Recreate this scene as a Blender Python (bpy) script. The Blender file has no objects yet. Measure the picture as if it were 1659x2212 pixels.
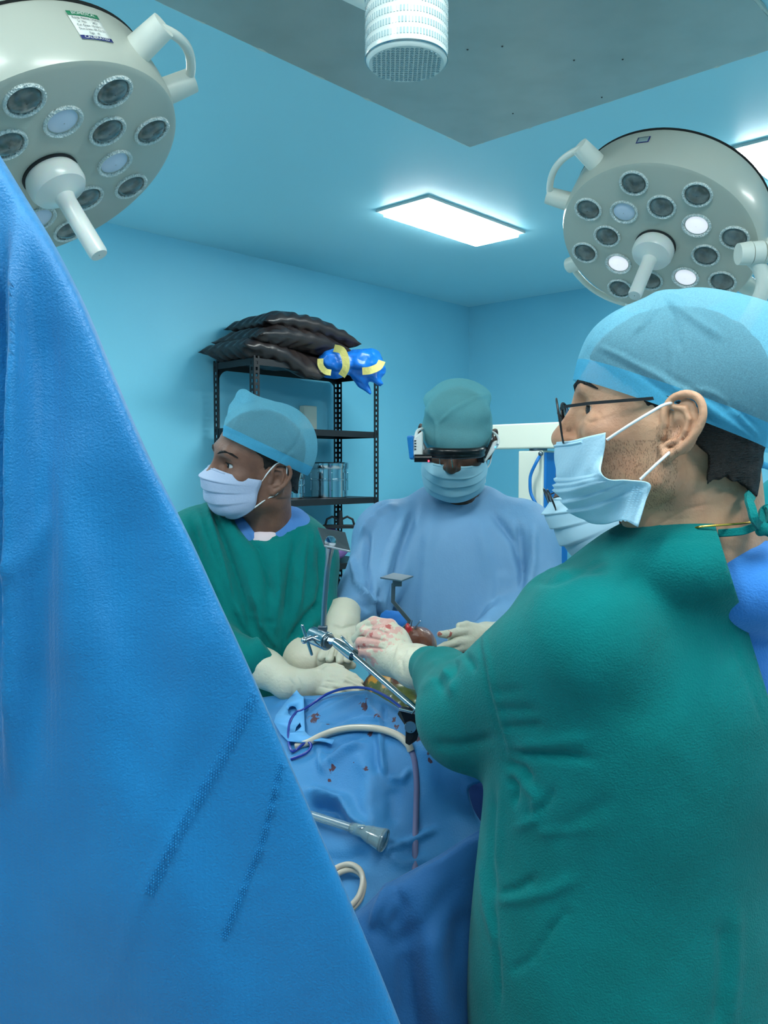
import bpy, bmesh, math, random
import numpy as np
from mathutils import Vector, Matrix

random.seed(7); np.random.seed(7)
SC = bpy.context.scene
COL = SC.collection
PI = math.pi
V3 = lambda *a: Vector(a)

# ------------------------------------------------------------------ camera
F_PX, CX, CY, CAM_Z, TILT = 1800.0, 829.5, 1106.0, 1.6, math.radians(3.05)
cam_data = bpy.data.cameras.new('camera'); cam = bpy.data.objects.new('camera', cam_data); COL.objects.link(cam)
cam.location = (0, 0, CAM_Z); cam.rotation_euler = (PI/2 - TILT, 0, 0)
cam_data.sensor_fit = 'HORIZONTAL'; cam_data.sensor_width = 36.0; cam_data.lens = 36.0*F_PX/1659.0
cam_data.clip_start = 0.02; cam_data.clip_end = 60
SC.camera = cam
try: SC.cycles.adaptive_threshold = 0.03; SC.cycles.max_bounces = 8; SC.cycles.transmission_bounces = 6
except Exception: pass
SC.view_settings.view_transform = 'Standard'; SC.view_settings.look = 'None'
SC.view_settings.exposure = 0.0; SC.view_settings.gamma = 1.0
try: SC.view_settings.use_curve_mapping = False
except Exception: pass
world = bpy.data.worlds.new('world'); SC.world = world; world.use_nodes = True
world.node_tree.nodes['Background'].inputs[0].default_value = (0.25, 0.55, 0.8, 1)
world.node_tree.nodes['Background'].inputs[1].default_value = 0.0

def P(px, py, d):
    dx = (px-CX)/F_PX; dy = (CY-py)/F_PX
    c, s = math.cos(TILT), math.sin(TILT)
    v = Vector((dx, c+dy*s, -s+dy*c)); t = d/v.y
    return Vector((v.x*t, d, CAM_Z+v.z*t))
def R(r, d): return r*d/F_PX
def proj(co):
    c, s = math.cos(TILT), math.sin(TILT)
    x = co[:, 0]; y = co[:, 1]; z = co[:, 2]-CAM_Z
    dep = y*c - z*s; up = y*s + z*c
    return CX + F_PX*x/dep, CY - F_PX*up/dep
def rayz(px, py, z):
    a = P(px, py, 1.0); t = (z-CAM_Z)/(a.z-CAM_Z)
    return Vector((a.x*t, a.y*t, z))

# ------------------------------------------------------------------ lights: the ceiling panels in view and those added out of view
CEIL = 2.77
AX = Vector((math.sin(math.radians(42.8)), math.cos(math.radians(42.8)), 0))      # along the left wall, away
BX = Vector((math.cos(math.radians(42.8)), -math.sin(math.radians(42.8)), 0))     # along the far wall, to the right
CORNER = Vector((0.62, 6.15, 0))
def RM(s, t, z): return CORNER - AX*s + BX*t + Vector((0, 0, z))
PANEL_STRENGTH = 34.0
PANEL_COLOR = (0.93, 1.0, 0.97)
def inv_rm(p):
    q = p - CORNER
    return -(q.x*AX.x+q.y*AX.y), q.x*BX.x+q.y*BX.y

# ------------------------------------------------------------------ materials
def mat(name, col, rough=0.5, metal=0.0, spec=0.5, bump=None, var=None, sheen=0.0, trans=0.0, alpha=1.0, coat=0.0, emit=None, sss=0.0, ior=1.45):
    m = bpy.data.materials.new(name); m.use_nodes = True
    nt = m.node_tree; b = nt.nodes['Principled BSDF']
    b.inputs['Base Color'].default_value = (*col, 1); b.inputs['Roughness'].default_value = rough
    b.inputs['Metallic'].default_value = metal; b.inputs['Specular IOR Level'].default_value = spec
    b.inputs['IOR'].default_value = ior
    if sheen: b.inputs['Sheen Weight'].default_value = sheen; b.inputs['Sheen Roughness'].default_value = 0.5
    if trans: b.inputs['Transmission Weight'].default_value = trans
    if alpha < 1: b.inputs['Alpha'].default_value = alpha
    if coat: b.inputs['Coat Weight'].default_value = coat; b.inputs['Coat Roughness'].default_value = 0.15
    if sss:
        b.inputs['Subsurface Weight'].default_value = sss; b.inputs['Subsurface Radius'].default_value = (1, .35, .2); b.inputs['Subsurface Scale'].default_value = 0.01
    if emit: b.inputs['Emission Color'].default_value = (*emit[0], 1); b.inputs['Emission Strength'].default_value = emit[1]
    tc = nt.nodes.new('ShaderNodeTexCoord')
    if bump:                      # list of (kind, scale, strength, stretch)
        prev = None
        for kind, sc, st, stretch in bump:
            mp = nt.nodes.new('ShaderNodeMapping'); mp.inputs['Scale'].default_value = stretch
            nt.links.new(tc.outputs['Object'], mp.inputs['Vector'])
            if kind == 'noise':
                t = nt.nodes.new('ShaderNodeTexNoise'); t.inputs['Scale'].default_value = sc; t.inputs['Detail'].default_value = 4
                out = t.outputs['Fac']
            elif kind == 'vor':
                t = nt.nodes.new('ShaderNodeTexVoronoi'); t.inputs['Scale'].default_value = sc
                out = t.outputs['Distance']
            else:
                t = nt.nodes.new('ShaderNodeTexWave'); t.inputs['Scale'].default_value = sc; t.inputs['Distortion'].default_value = 1.5
                out = t.outputs['Fac']
            nt.links.new(mp.outputs[0], t.inputs['Vector'])
            bp = nt.nodes.new('ShaderNodeBump'); bp.inputs['Strength'].default_value = st; bp.inputs['Distance'].default_value = 0.01
            nt.links.new(out, bp.inputs['Height'])
            if prev: nt.links.new(prev.outputs[0], bp.inputs['Normal'])
            prev = bp
        nt.links.new(prev.outputs[0], b.inputs['Normal'])
    if var:                       # (scale, colour2, low, high)
        t = nt.nodes.new('ShaderNodeTexNoise'); t.inputs['Scale'].default_value = var[0]; t.inputs['Detail'].default_value = 5
        nt.links.new(tc.outputs['Object'], t.inputs['Vector'])
        r = nt.nodes.new('ShaderNodeMapRange'); r.inputs['From Min'].default_value = var[2]; r.inputs['From Max'].default_value = var[3]
        nt.links.new(t.outputs['Fac'], r.inputs['Value'])
        mx = nt.nodes.new('ShaderNodeMix'); mx.data_type = 'RGBA'
        mx.inputs[6].default_value = (*col, 1); mx.inputs[7].default_value = (*var[1], 1)
        nt.links.new(r.outputs[0], mx.inputs[0]); nt.links.new(mx.outputs[2], b.inputs['Base Color'])
    return m
def srgb(r, g, b):
    f = lambda c: (c/255/12.92) if c/255 <= 0.04045 else ((c/255+0.055)/1.055)**2.4
    return (f(r), f(g), f(b))

def stained(m, spots, colour, rough=0.35, warp=70.0):
    """dried marks with a shape of their own; spots = [(point, radius)] in world coordinates"""
    nt = m.node_tree; b = nt.nodes['Principled BSDF']
    geo = nt.nodes.new('ShaderNodeTexCoord')
    ns = nt.nodes.new('ShaderNodeTexNoise'); ns.inputs['Scale'].default_value = warp; ns.inputs['Detail'].default_value = 3
    nt.links.new(geo.outputs['Object'], ns.inputs['Vector'])
    acc = None
    for p, r in spots:
        d = nt.nodes.new('ShaderNodeVectorMath'); d.operation = 'DISTANCE'; d.inputs[1].default_value = p
        nt.links.new(geo.outputs['Object'], d.inputs[0])
        q = nt.nodes.new('ShaderNodeMath'); q.operation = 'DIVIDE'; q.inputs[1].default_value = r
        nt.links.new(d.outputs['Value'], q.inputs[0])
        if acc is None: acc = q
        else:
            mn = nt.nodes.new('ShaderNodeMath'); mn.operation = 'MINIMUM'
            nt.links.new(acc.outputs[0], mn.inputs[0]); nt.links.new(q.outputs[0], mn.inputs[1]); acc = mn
    ad = nt.nodes.new('ShaderNodeMath'); ad.operation = 'MULTIPLY_ADD'; ad.inputs[1].default_value = 3.0
    nt.links.new(ns.outputs['Fac'], ad.inputs[0]); nt.links.new(acc.outputs[0], ad.inputs[2])
    rg = nt.nodes.new('ShaderNodeMapRange'); rg.inputs['From Min'].default_value = 2.25; rg.inputs['From Max'].default_value = 2.05
    rg.inputs['To Min'].default_value = 0.0; rg.inputs['To Max'].default_value = 1.0
    nt.links.new(ad.outputs[0], rg.inputs['Value'])
    mx = nt.nodes.new('ShaderNodeMix'); mx.data_type = 'RGBA'; mx.inputs[7].default_value = (*colour, 1)
    src = b.inputs['Base Color']
    if src.links: nt.links.new(src.links[0].from_socket, mx.inputs[6])
    else: mx.inputs[6].default_value = src.default_value
    nt.links.new(rg.outputs[0], mx.inputs[0]); nt.links.new(mx.outputs[2], b.inputs['Base Color'])
    return m

def cap_mat(name, col, dens, rough=0.8, dots=False):
    """thin non-woven: part of the light goes straight through, part is scattered on either side"""
    m = bpy.data.materials.new(name); m.use_nodes = True; nt = m.node_tree; nt.nodes.clear()
    out = nt.nodes.new('ShaderNodeOutputMaterial'); tc = nt.nodes.new('ShaderNodeTexCoord')
    di = nt.nodes.new('ShaderNodeBsdfDiffuse'); tr = nt.nodes.new('ShaderNodeBsdfTranslucent'); tp = nt.nodes.new('ShaderNodeBsdfTransparent')
    di.inputs[0].default_value = (*col, 1); tr.inputs[0].default_value = (*col, 1)
    ns = nt.nodes.new('ShaderNodeTexNoise'); ns.inputs['Scale'].default_value = 700; ns.inputs['Detail'].default_value = 4
    nt.links.new(tc.outputs['Object'], ns.inputs['Vector'])
    bp = nt.nodes.new('ShaderNodeBump'); bp.inputs['Strength'].default_value = 0.2; bp.inputs['Distance'].default_value = 0.002
    nt.links.new(ns.outputs['Fac'], bp.inputs['Height'])
    nt.links.new(bp.outputs[0], di.inputs['Normal'])
    m1 = nt.nodes.new('ShaderNodeMixShader'); m1.inputs[0].default_value = 0.35
    nt.links.new(di.outputs[0], m1.inputs[1]); nt.links.new(tr.outputs[0], m1.inputs[2])
    rg = nt.nodes.new('ShaderNodeMapRange'); rg.inputs['To Min'].default_value = dens-0.07; rg.inputs['To Max'].default_value = dens+0.07
    rg.inputs['From Min'].default_value = 0.3; rg.inputs['From Max'].default_value = 0.7
    nt.links.new(ns.outputs['Fac'], rg.inputs['Value'])
    m2 = nt.nodes.new('ShaderNodeMixShader'); nt.links.new(rg.outputs[0], m2.inputs[0])
    nt.links.new(tp.outputs[0], m2.inputs[1]); nt.links.new(m1.outputs[0], m2.inputs[2]); nt.links.new(m2.outputs[0], out.inputs[0])
    return m

# ------------------------------------------------------------------ object plumbing
def tag(o, label=None, cat=None, group=None, kind=None):
    if label: o['label'] = label
    if cat: o['category'] = cat
    if group: o['group'] = group
    if kind: o['kind'] = kind
    return o
def thing(name, label, cat, loc, group=None):
    o = bpy.data.objects.new(name, None); COL.objects.link(o); o.location = loc; o.empty_display_size = 0.05
    return tag(o, label, cat, group)
def link(name, me, m, parent=None, smooth=True):
    o = bpy.data.objects.new(name, me); COL.objects.link(o)
    if m: me.materials.append(m)
    if smooth: me.polygons.foreach_set('use_smooth', np.ones(len(me.polygons), dtype=bool))
    if parent is not None:
        o.parent = parent
        if parent.type == 'EMPTY': o.matrix_parent_inverse = parent.matrix_basis.inverted()
    me.update()
    return o
def basis(n, up=Vector((0, 0, 1))):
    n = Vector(n).normalized(); x = Vector(up).cross(n)
    if x.length < 1e-4: x = Vector((1, 0, 0)).cross(n)
    x.normalize(); y = n.cross(x)
    return Matrix((x, y, n)).transposed()

class MB:
    def __init__(s, M=None): s.v = []; s.f = []; s.M = M
    def add(s, vs, fs, M=None):
        o = len(s.v); M = M or Matrix.Identity(4)
        if s.M: M = s.M @ M
        s.v += [tuple(M @ Vector(p)) for p in vs]; s.f += [tuple(i+o for i in f) for f in fs]
    def box(s, c, size, Rm=None, M=None):
        c = Vector(c); a, b, h = [x/2 for x in size]
        vs = [Vector((x, y, z)) for x in (-a, a) for y in (-b, b) for z in (-h, h)]
        if Rm is not None: vs = [Rm @ v for v in vs]
        s.add([v+c for v in vs], [(0, 1, 3, 2), (4, 6, 7, 5), (0, 4, 5, 1), (2, 3, 7, 6), (0, 2, 6, 4), (1, 5, 7, 3)], M)
    def hexa(s, pts):            # 8 points, bottom 4 ccw then top 4
        s.add(pts, [(3, 2, 1, 0), (4, 5, 6, 7), (0, 1, 5, 4), (1, 2, 6, 5), (2, 3, 7, 6), (3, 0, 4, 7)])
    def slab(s, pts, n):         # polygon pts extruded by vector n
        k = len(pts); n = Vector(n)
        s.add([Vector(p) for p in pts]+[Vector(p)+n for p in pts], [tuple(range(k))[::-1], tuple(range(k, 2*k))]+[(i, (i+1) % k, k+(i+1) % k, k+i) for i in range(k)])
    def lathe(s, prof, c=(0, 0, 0), n=(0, 0, 1), seg=32, cap=True, close=False):
        B = basis(n); c = Vector(c); vs = []; fs = []
        for r, z in prof:
            for i in range(seg):
                a = 2*PI*i/seg; vs.append(c + B @ Vector((r*math.cos(a), r*math.sin(a), z)))
        m = len(prof)
        for j in range(m-1):
            for i in range(seg):
                a = j*seg+i; b = j*seg+(i+1) % seg; fs.append((a, b, b+seg, a+seg))
        if cap: fs.append(tuple(range(seg))[::-1]); fs.append(tuple(range((m-1)*seg, m*seg)))
        s.add(vs, fs)
    def cyl(s, a, b, r1, r2=None, seg=20):
        a = Vector(a); b = Vector(b); r2 = r1 if r2 is None else r2; L = (b-a).length
        s.lathe([(r1, 0), (r2, L)], a, (b-a), seg)
    def tube(s, pts, r, seg=12, cap=True):
        pts = [Vector(p) for p in pts]; n = len(pts)
        rs = r if isinstance(r, (list, tuple)) else [r]*n
        t = [(pts[min(i+1, n-1)]-pts[max(i-1, 0)]).normalized() for i in range(n)]
        up = Vector((0, 0, 1)) if abs(t[0].z) < 0.9 else Vector((1, 0, 0))
        x = up.cross(t[0]).normalized(); vs = []; fs = []
        for i in range(n):
            x = (x - t[i]*x.dot(t[i])).normalized(); y = t[i].cross(x)
            for k in range(seg):
                a = 2*PI*k/seg; vs.append(pts[i]+(x*math.cos(a)+y*math.sin(a))*rs[i])
        for i in range(n-1):
            for k in range(seg):
                a = i*seg+k; b = i*seg+(k+1) % seg; fs.append((a, b, b+seg, a+seg))
        if cap: fs.append(tuple(range(seg))[::-1]); fs.append(tuple(range((n-1)*seg, n*seg)))
        s.add(vs, fs)
    def ribbon(s, pts, w, th, up):
        pts = [Vector(p) for p in pts]; n = len(pts); vs = []; fs = []
        ws = w if isinstance(w, (list, tuple)) else [w]*n
        ups = up if isinstance(up, list) else [up]*n
        for i in range(n):
            t = (pts[min(i+1, n-1)]-pts[max(i-1, 0)]).normalized(); sd = t.cross(Vector(ups[i])).normalized(); nn = sd.cross(t)
            for a, b in ((-1, -1), (1, -1), (1, 1), (-1, 1)): vs.append(pts[i]+sd*a*ws[i]/2+nn*b*th/2)
        for i in range(n-1):
            for k in range(4):
                a = i*4+k; b = i*4+(k+1) % 4; fs.append((a, b, b+4, a+4))
        fs.append((3, 2, 1, 0)); fs.append(tuple(range((n-1)*4, n*4)))
        s.add(vs, fs)
    def sphere(s, c, r, Rm=None, nu=20, nv=12):
        r = (r, r, r) if not hasattr(r, '__len__') else r; c = Vector(c); vs = []; fs = []
        for j in range(1, nv):
            th = PI*j/nv
            for i in range(nu):
                a = 2*PI*i/nu; p = Vector((r[0]*math.sin(th)*math.cos(a), r[1]*math.sin(th)*math.sin(a), r[2]*math.cos(th)))
                vs.append(c + (Rm @ p if Rm is not None else p))
        top = len(vs); p = Vector((0, 0, r[2])); vs.append(c+(Rm @ p if Rm is not None else p)); p = -p; vs.append(c+(Rm @ p if Rm is not None else p))
        for j in range(nv-2):
            for i in range(nu):
                a = j*nu+i; b = j*nu+(i+1) % nu; fs.append((a, a+nu, b+nu, b))
        for i in range(nu): fs.append((top, i, (i+1) % nu)); fs.append((top+1, (nv-2)*nu+(i+1) % nu, (nv-2)*nu+i))
        s.add(vs, fs)
    def grid(s, rows):
        n = len(rows); m = len(rows[0]); s.add([p for r in rows for p in r], [(i*m+j, i*m+j+1, (i+1)*m+j+1, (i+1)*m+j) for i in range(n-1) for j in range(m-1)])
    def mesh(s, name):
        me = bpy.data.meshes.new(name); me.from_pydata(s.v, [], s.f); me.update(); return me
    def build(s, name, m, parent=None, smooth=True, bevel=0, solid=0, sub=0, auto=True):
        me = s.mesh(name); bm = bmesh.new(); bm.from_mesh(me); bmesh.ops.recalc_face_normals(bm, faces=bm.faces); bm.to_mesh(me); bm.free()
        o = link(name, me, m, parent, smooth)
        if solid: md = o.modifiers.new('solid', 'SOLIDIFY'); md.thickness = solid; md.offset = 0
        if bevel: md = o.modifiers.new('bevel', 'BEVEL'); md.width = bevel; md.segments = 2; md.limit_method = 'ANGLE'; md.angle_limit = 0.7
        if sub: md = o.modifiers.new('sub', 'SUBSURF'); md.levels = sub; md.render_levels = sub
        if smooth and auto and not sub:
            me.set_sharp_from_angle(angle=math.radians(38))
        return o

def catmull(pts, n):
    pts = [Vector(p) for p in pts]; out = []
    q = [2*pts[0]-pts[1]]+pts+[2*pts[-1]-pts[-2]]
    for i in range(1, len(q)-2):
        for k in range(n):
            t = k/n; a, b, c, d = q[i-1], q[i], q[i+1], q[i+2]
            out.append(0.5*((2*b)+(c-a)*t+(2*a-5*b+4*c-d)*t*t+(3*b-a-3*c+d)*t**3))
    out.append(pts[-1]); return out
def PX(lst): return [P(*a) for a in lst]

# ------------------------------------------------------------------ signed distance modelling (one continuous surface per body or garment)
class SDF:
    def __init__(s, lo, hi, vox):
        s.lo = np.array(lo, dtype=np.float32); s.vox = vox
        s.n = np.ceil((np.array(hi)-s.lo)/vox).astype(int)+1
        s.D = np.full(s.n, 1.0, dtype=np.float32)
        s.ax = [s.lo[i]+vox*np.arange(s.n[i], dtype=np.float32) for i in range(3)]
    def _win(s, lo, hi):
        a = np.maximum(0, np.floor((np.array(lo)-s.lo)/s.vox).astype(int)); b = np.minimum(s.n, np.ceil((np.array(hi)-s.lo)/s.vox).astype(int)+1)
        if (b <= a).any(): return None
        sl = tuple(slice(a[i], b[i]) for i in range(3))
        X = s.ax[0][sl[0]][:, None, None]; Y = s.ax[1][sl[1]][None, :, None]; Z = s.ax[2][sl[2]][None, None, :]
        return sl, X, Y, Z
    def _comb(s, sl, d, k, op):
        D = s.D[sl]
        if op == 'u':
            if k > 0:
                h = np.maximum(k-np.abs(D-d), 0)/k; s.D[sl] = np.minimum(D, d)-h*h*k*0.25
            else: s.D[sl] = np.minimum(D, d)
        else:
            nd = -d
            if k > 0:
                h = np.maximum(k-np.abs(D-nd), 0)/k; s.D[sl] = np.maximum(D, nd)+h*h*k*0.25
            else: s.D[sl] = np.maximum(D, nd)
    def rc(s, a, b, ra, rb, k=0.0, op='u'):
        a = np.array(a, dtype=np.float32); b = np.array(b, dtype=np.float32); m = k+3*s.vox
        w = s._win(np.minimum(a-ra, b-rb)-m, np.maximum(a+ra, b+rb)+m)
        if w is None: return s
        sl, X, Y, Z = w; ba = b-a; L = float((ba*ba).sum())+1e-9
        t = np.clip(((X-a[0])*ba[0]+(Y-a[1])*ba[1]+(Z-a[2])*ba[2])/L, 0, 1)
        d = np.sqrt((X-a[0]-t*ba[0])**2+(Y-a[1]-t*ba[1])**2+(Z-a[2]-t*ba[2])**2)-(ra+(rb-ra)*t)
        s._comb(sl, d, k, op); return s
    def el(s, c, r, Rm=None, k=0.0, op='u'):
        c = np.array(c, dtype=np.float32); r = np.array(r, dtype=np.float32); m = k+3*s.vox; e = float(r.max())+m if Rm is not None else r+m
        w = s._win(c-e, c+e)
        if w is None: return s
        sl, X, Y, Z = w; x, y, z = X-c[0], Y-c[1], Z-c[2]
        if Rm is not None:
            M = np.array(Rm.transposed() if isinstance(Rm, Matrix) else Rm, dtype=np.float32)
            x, y, z = M[0, 0]*x+M[0, 1]*y+M[0, 2]*z, M[1, 0]*x+M[1, 1]*y+M[1, 2]*z, M[2, 0]*x+M[2, 1]*y+M[2, 2]*z
        k0 = np.sqrt((x/r[0])**2+(y/r[1])**2+(z/r[2])**2); k1 = np.sqrt((x/r[0]**2)**2+(y/r[1]**2)**2+(z/r[2]**2)**2)+1e-6
        s._comb(sl, k0*(k0-1)/k1, k, op); return s
    def chain(s, pts, rs, k=0.0):
        for i in range(len(pts)-1): s.rc(pts[i], pts[i+1], rs[i], rs[i+1], k)
        return s
    def half(s, p, n, op='s'):    # cut away the side the normal points to
        X = s.ax[0][:, None, None]; Y = s.ax[1][None, :, None]; Z = s.ax[2][None, None, :]
        n = Vector(n).normalized(); d = (X-p[0])*n[0]+(Y-p[1])*n[1]+(Z-p[2])*n[2]
        s.D = np.maximum(s.D, d.astype(np.float32)); return s
    def mesh(s, name, smooth=1):
        D = s.D; D[0] = D[-1] = 1; D[:, 0] = D[:, -1] = 1; D[:, :, 0] = D[:, :, -1] = 1
        S = D < 0; n = np.array(D.shape)-1
        cnt = np.zeros(n, dtype=np.int8)
        for i in (0, 1):
            for j in (0, 1):
                for k in (0, 1): cnt += S[i:i+n[0], j:j+n[1], k:k+n[2]]
        act = np.argwhere((cnt > 0) & (cnt < 8))
        idx = np.full(n, -1, dtype=np.int64); idx[tuple(act.T)] = np.arange(len(act))
        acc = np.zeros((len(act), 3)); num = np.zeros(len(act))
        for ax in range(3):
            o1, o2 = [a for a in range(3) if a != ax]
            for u in (0, 1):
                for v in (0, 1):
                    off = np.zeros(3, dtype=int); off[o1] = u; off[o2] = v; e = np.zeros(3, dtype=int); e[ax] = 1
                    p = act+off; q = p+e; dp = D[tuple(p.T)].astype(float); dq = D[tuple(q.T)].astype(float)
                    m = (dp < 0) != (dq < 0); t = np.where(m, dp/np.where(m, dp-dq, 1), 0)
                    pos = p+e[None, :]*t[:, None]; acc[m] += pos[m]; num[m] += 1
        vs = acc/num[:, None]*s.vox+s.lo[None, :]
        quads = []
        for ax in range(3):
            sa = [slice(None)]*3; sb = [slice(None)]*3; sa[ax] = slice(0, -1); sb[ax] = slice(1, None)
            A = S[tuple(sa)]; B = S[tuple(sb)]; o1, o2 = (ax+1) % 3, (ax+2) % 3
            ed = np.argwhere(A != B); ok = (ed[:, o1] > 0) & (ed[:, o2] > 0) & (ed[:, o1] < n[o1]) & (ed[:, o2] < n[o2]); ed = ed[ok]
            f = A[tuple(ed.T)]
            e1 = np.zeros(3, dtype=int); e1[o1] = 1; e2 = np.zeros(3, dtype=int); e2[o2] = 1
            c = [idx[tuple((ed-e1-e2).T)], idx[tuple((ed-e2).T)], idx[tuple(ed.T)], idx[tuple((ed-e1).T)]]
            q = np.stack(c, 1); q[~f] = q[~f][:, ::-1]; quads.append(q)
        q = np.concatenate(quads); q = q[(q >= 0).all(1)]
        for _ in range(smooth):      # one light relax along the quads
            a = np.zeros_like(vs); c = np.zeros(len(vs))
            for i in range(4):
                for j in (1, 3):
                    np.add.at(a, q[:, i], vs[q[:, (i+j) % 4]]); np.add.at(c, q[:, i], 1)
            vs = vs*0.5+0.5*a/np.maximum(c, 1)[:, None]
        return mesh_from(name, vs, q)
def mesh_from(name, vs, q):
    me = bpy.data.meshes.new(name); me.vertices.add(len(vs)); me.vertices.foreach_set('co', np.asarray(vs, dtype=np.float32).ravel())
    me.loops.add(q.size); me.loops.foreach_set('vertex_index', q.ravel().astype(np.int32)); me.polygons.add(len(q))
    me.polygons.foreach_set('loop_start', (np.arange(len(q))*4).astype(np.int32)); me.update(calc_edges=True); me.validate(); return me
def coords(me):
    a = np.empty(len(me.vertices)*3, dtype=np.float32); me.vertices.foreach_get('co', a); return a.reshape(-1, 3).astype(float)
def normals(me):
    a = np.empty(len(me.vertices)*3, dtype=np.float32); me.vertices.foreach_get('normal', a); return a.reshape(-1, 3).astype(float)
def setco(me, co): me.vertices.foreach_set('co', co.astype(np.float32).ravel()); me.update()
def wobble(co, f, seed, octaves=3):
    """cheap smooth pseudo noise from sums of sines"""
    rs = np.random.RandomState(seed); out = np.zeros(len(co)); amp = 1.0
    for o in range(octaves):
        for _ in range(4):
            k = rs.normal(size=3); k *= f*(1.9**o)/np.linalg.norm(k)*(0.6+0.8*rs.rand()); out += amp*np.sin(co @ k + rs.rand()*6.28)
        amp *= 0.5
    return out/4
def fold(me, lines, noise=None):
    """cloth folds: lines = [([(px,py)...], height in m, half width in px)], pushed along the normals of the side facing the viewer"""
    co = coords(me); no = normals(me); x, y = proj(co); view = co-np.array([0, 0, CAM_Z]); view /= np.linalg.norm(view, axis=1)[:, None]
    face = np.clip(-(no*view).sum(1)*3, 0, 1); disp = np.zeros(len(co))
    for pts, amp, w in lines:
        best = np.full(len(co), 1e9); tt = np.zeros(len(co)); n = len(pts)-1
        for i in range(n):
            a = np.array(pts[i][:2], float); b = np.array(pts[i+1][:2], float); ab = b-a
            t = np.clip(((x-a[0])*ab[0]+(y-a[1])*ab[1])/(ab @ ab+1e-9), 0, 1)
            d = np.hypot(x-a[0]-t*ab[0], y-a[1]-t*ab[1]); m = d < best; best[m] = d[m]; tt[m] = (i+t[m])/n
        taper = np.clip(np.minimum(tt, 1-tt)*5+0.15, 0, 1)
        disp += amp*taper*np.exp(-(best/w)**2)*face
    if noise:
        for f, a, sd in noise: disp += a*wobble(co, f, sd)
    setco(me, co+no*disp[:, None]); return me
def bisect(me, p, n, keep_below=True):
    bm = bmesh.new(); bm.from_mesh(me)
    bmesh.ops.bisect_plane(bm, geom=bm.verts[:]+bm.edges[:]+bm.faces[:], plane_co=p, plane_no=n, clear_outer=keep_below, clear_inner=not keep_below)
    bm.to_mesh(me); bm.free(); me.update(); return me
# ================================================================== THE ROOM
ROOM = Matrix.Translation(CORNER) @ Matrix(((-AX.x, BX.x, 0, 0), (-AX.y, BX.y, 0, 0), (0, 0, 1, 0), (0, 0, 0, 1)))
WALL_C = srgb(122, 200, 224); CEIL_C = srgb(160, 220, 236)
m_wall = mat('blue_wall_paint', WALL_C, 0.55, bump=[('noise', 6, 0.05, (1, 1, 1)), ('noise', 120, 0.03, (1, 1, 1))], var=(1.2, srgb(115, 194, 220), .35, .65))
m_ceil = mat('blue_ceiling_paint', CEIL_C, 0.5, bump=[('noise', 4, 0.06, (1, 1, 1)), ('noise', 90, 0.03, (1, 1, 1))])
m_floor = mat('pale_vinyl_floor', srgb(214, 220, 216), 0.35, var=(30, srgb(200, 208, 206), .4, .6))
m_white = mat('white_plastic', srgb(226, 229, 220), 0.38, var=(3, srgb(214, 220, 210), .4, .7))
m_offw = mat('cream_enamel', srgb(226, 230, 215), 0.35)
m_steel = mat('polished_steel', srgb(186, 190, 194), 0.13, 1.0)
m_steel2 = mat('brushed_steel', srgb(150, 160, 170), 0.32, 1.0)
m_dksteel = mat('dark_steel', srgb(110, 122, 130), 0.38, 1.0)
m_black = mat('black_paint', srgb(22, 24, 28), 0.45)
m_bplast = mat('black_plastic', srgb(14, 15, 18), 0.3)
S_MAX, T_MAX = 7.6, 6.6
def room_box(name, s0, s1, t0, t1, z0, z1, m):
    mb = MB(ROOM); mb.box(((s0+s1)/2, (t0+t1)/2, (z0+z1)/2), (s1-s0, t1-t0, z1-z0)); o = mb.build(name, m, None, smooth=False); tag(o, kind='structure'); return o
room_box('floor', -.1, S_MAX+.1, -.1, T_MAX+.1, -.1, 0, m_floor)
room_box('ceiling', -.1, S_MAX+.1, -.1, T_MAX+.1, CEIL, CEIL+.1, m_ceil)
room_box('wall_left', -.1, S_MAX+.1, -.1, 0, 0, CEIL, m_wall)
room_box('wall_back', -.1, 0, 0, T_MAX+.1, 0, CEIL, m_wall)
room_box('wall_right', 0, S_MAX+.1, T_MAX, T_MAX+.1, 0, CEIL, m_wall)
room_box('wall_front', S_MAX, S_MAX+.1, 0, T_MAX, 0, CEIL, m_wall)
room_box('baseboard_left', 0.0, S_MAX, 0, .012, 0, .1, m_white)
room_box('baseboard_back', 0, .012, .012, T_MAX, 0, .1, m_white)

# grey panel let into the ceiling over the table
m_grey = mat('grey_panel', srgb(168, 178, 174), 0.32, metal=0.15, var=(8, srgb(160, 170, 166), .4, .7))
pc = rayz(1015, 318, CEIL-.012); s0, t0 = inv_rm(pc); W_, L_ = 1.09, 2.3
mb = MB(ROOM); mb.box((s0+L_/2, t0+W_/2, CEIL-.006), (L_, W_, .012)); gp = mb.build('ceiling_panel', m_grey, None, smooth=False)
tag(gp, 'large grey panel set in the ceiling with a pale sealed edge', 'panel')
m_caulk = mat('pale_sealant', srgb(196, 206, 200), 0.6, bump=[('noise', 60, 0.8, (1, 1, 1))])
mb = MB(ROOM)
def bead(a, b, r):
    n = 60; pts = []
    for i in range(n+1):
        u = i/n; p = Vector(a).lerp(Vector(b), u); pts.append(p)
    mb.tube(pts, [r*(1+.5*math.sin(i*1.7)*math.sin(i*.63+2)) for i in range(n+1)], 8)
bead((s0, t0, CEIL-.004), (s0, t0+W_, CEIL-.004), .007); bead((s0, t0, CEIL-.004), (s0+L_, t0, CEIL-.004), .007); bead((s0, t0+W_, CEIL-.004), (s0+L_, t0+W_, CEIL-.004), .007)
mb.build('sealant_edge', m_caulk, gp)
m_spot = mat('dark_spots', srgb(60, 66, 66), .6); 
mb = MB()
for q in ((1010, 107), (1085, 100), (1240, 130), (1108, 245), (1300, 210), (1345, 128)):
    c = rayz(*q, CEIL-.0125); mb.lathe([(.003, 0), (.002, .002)], c, (0, 0, -1), 10)
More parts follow.
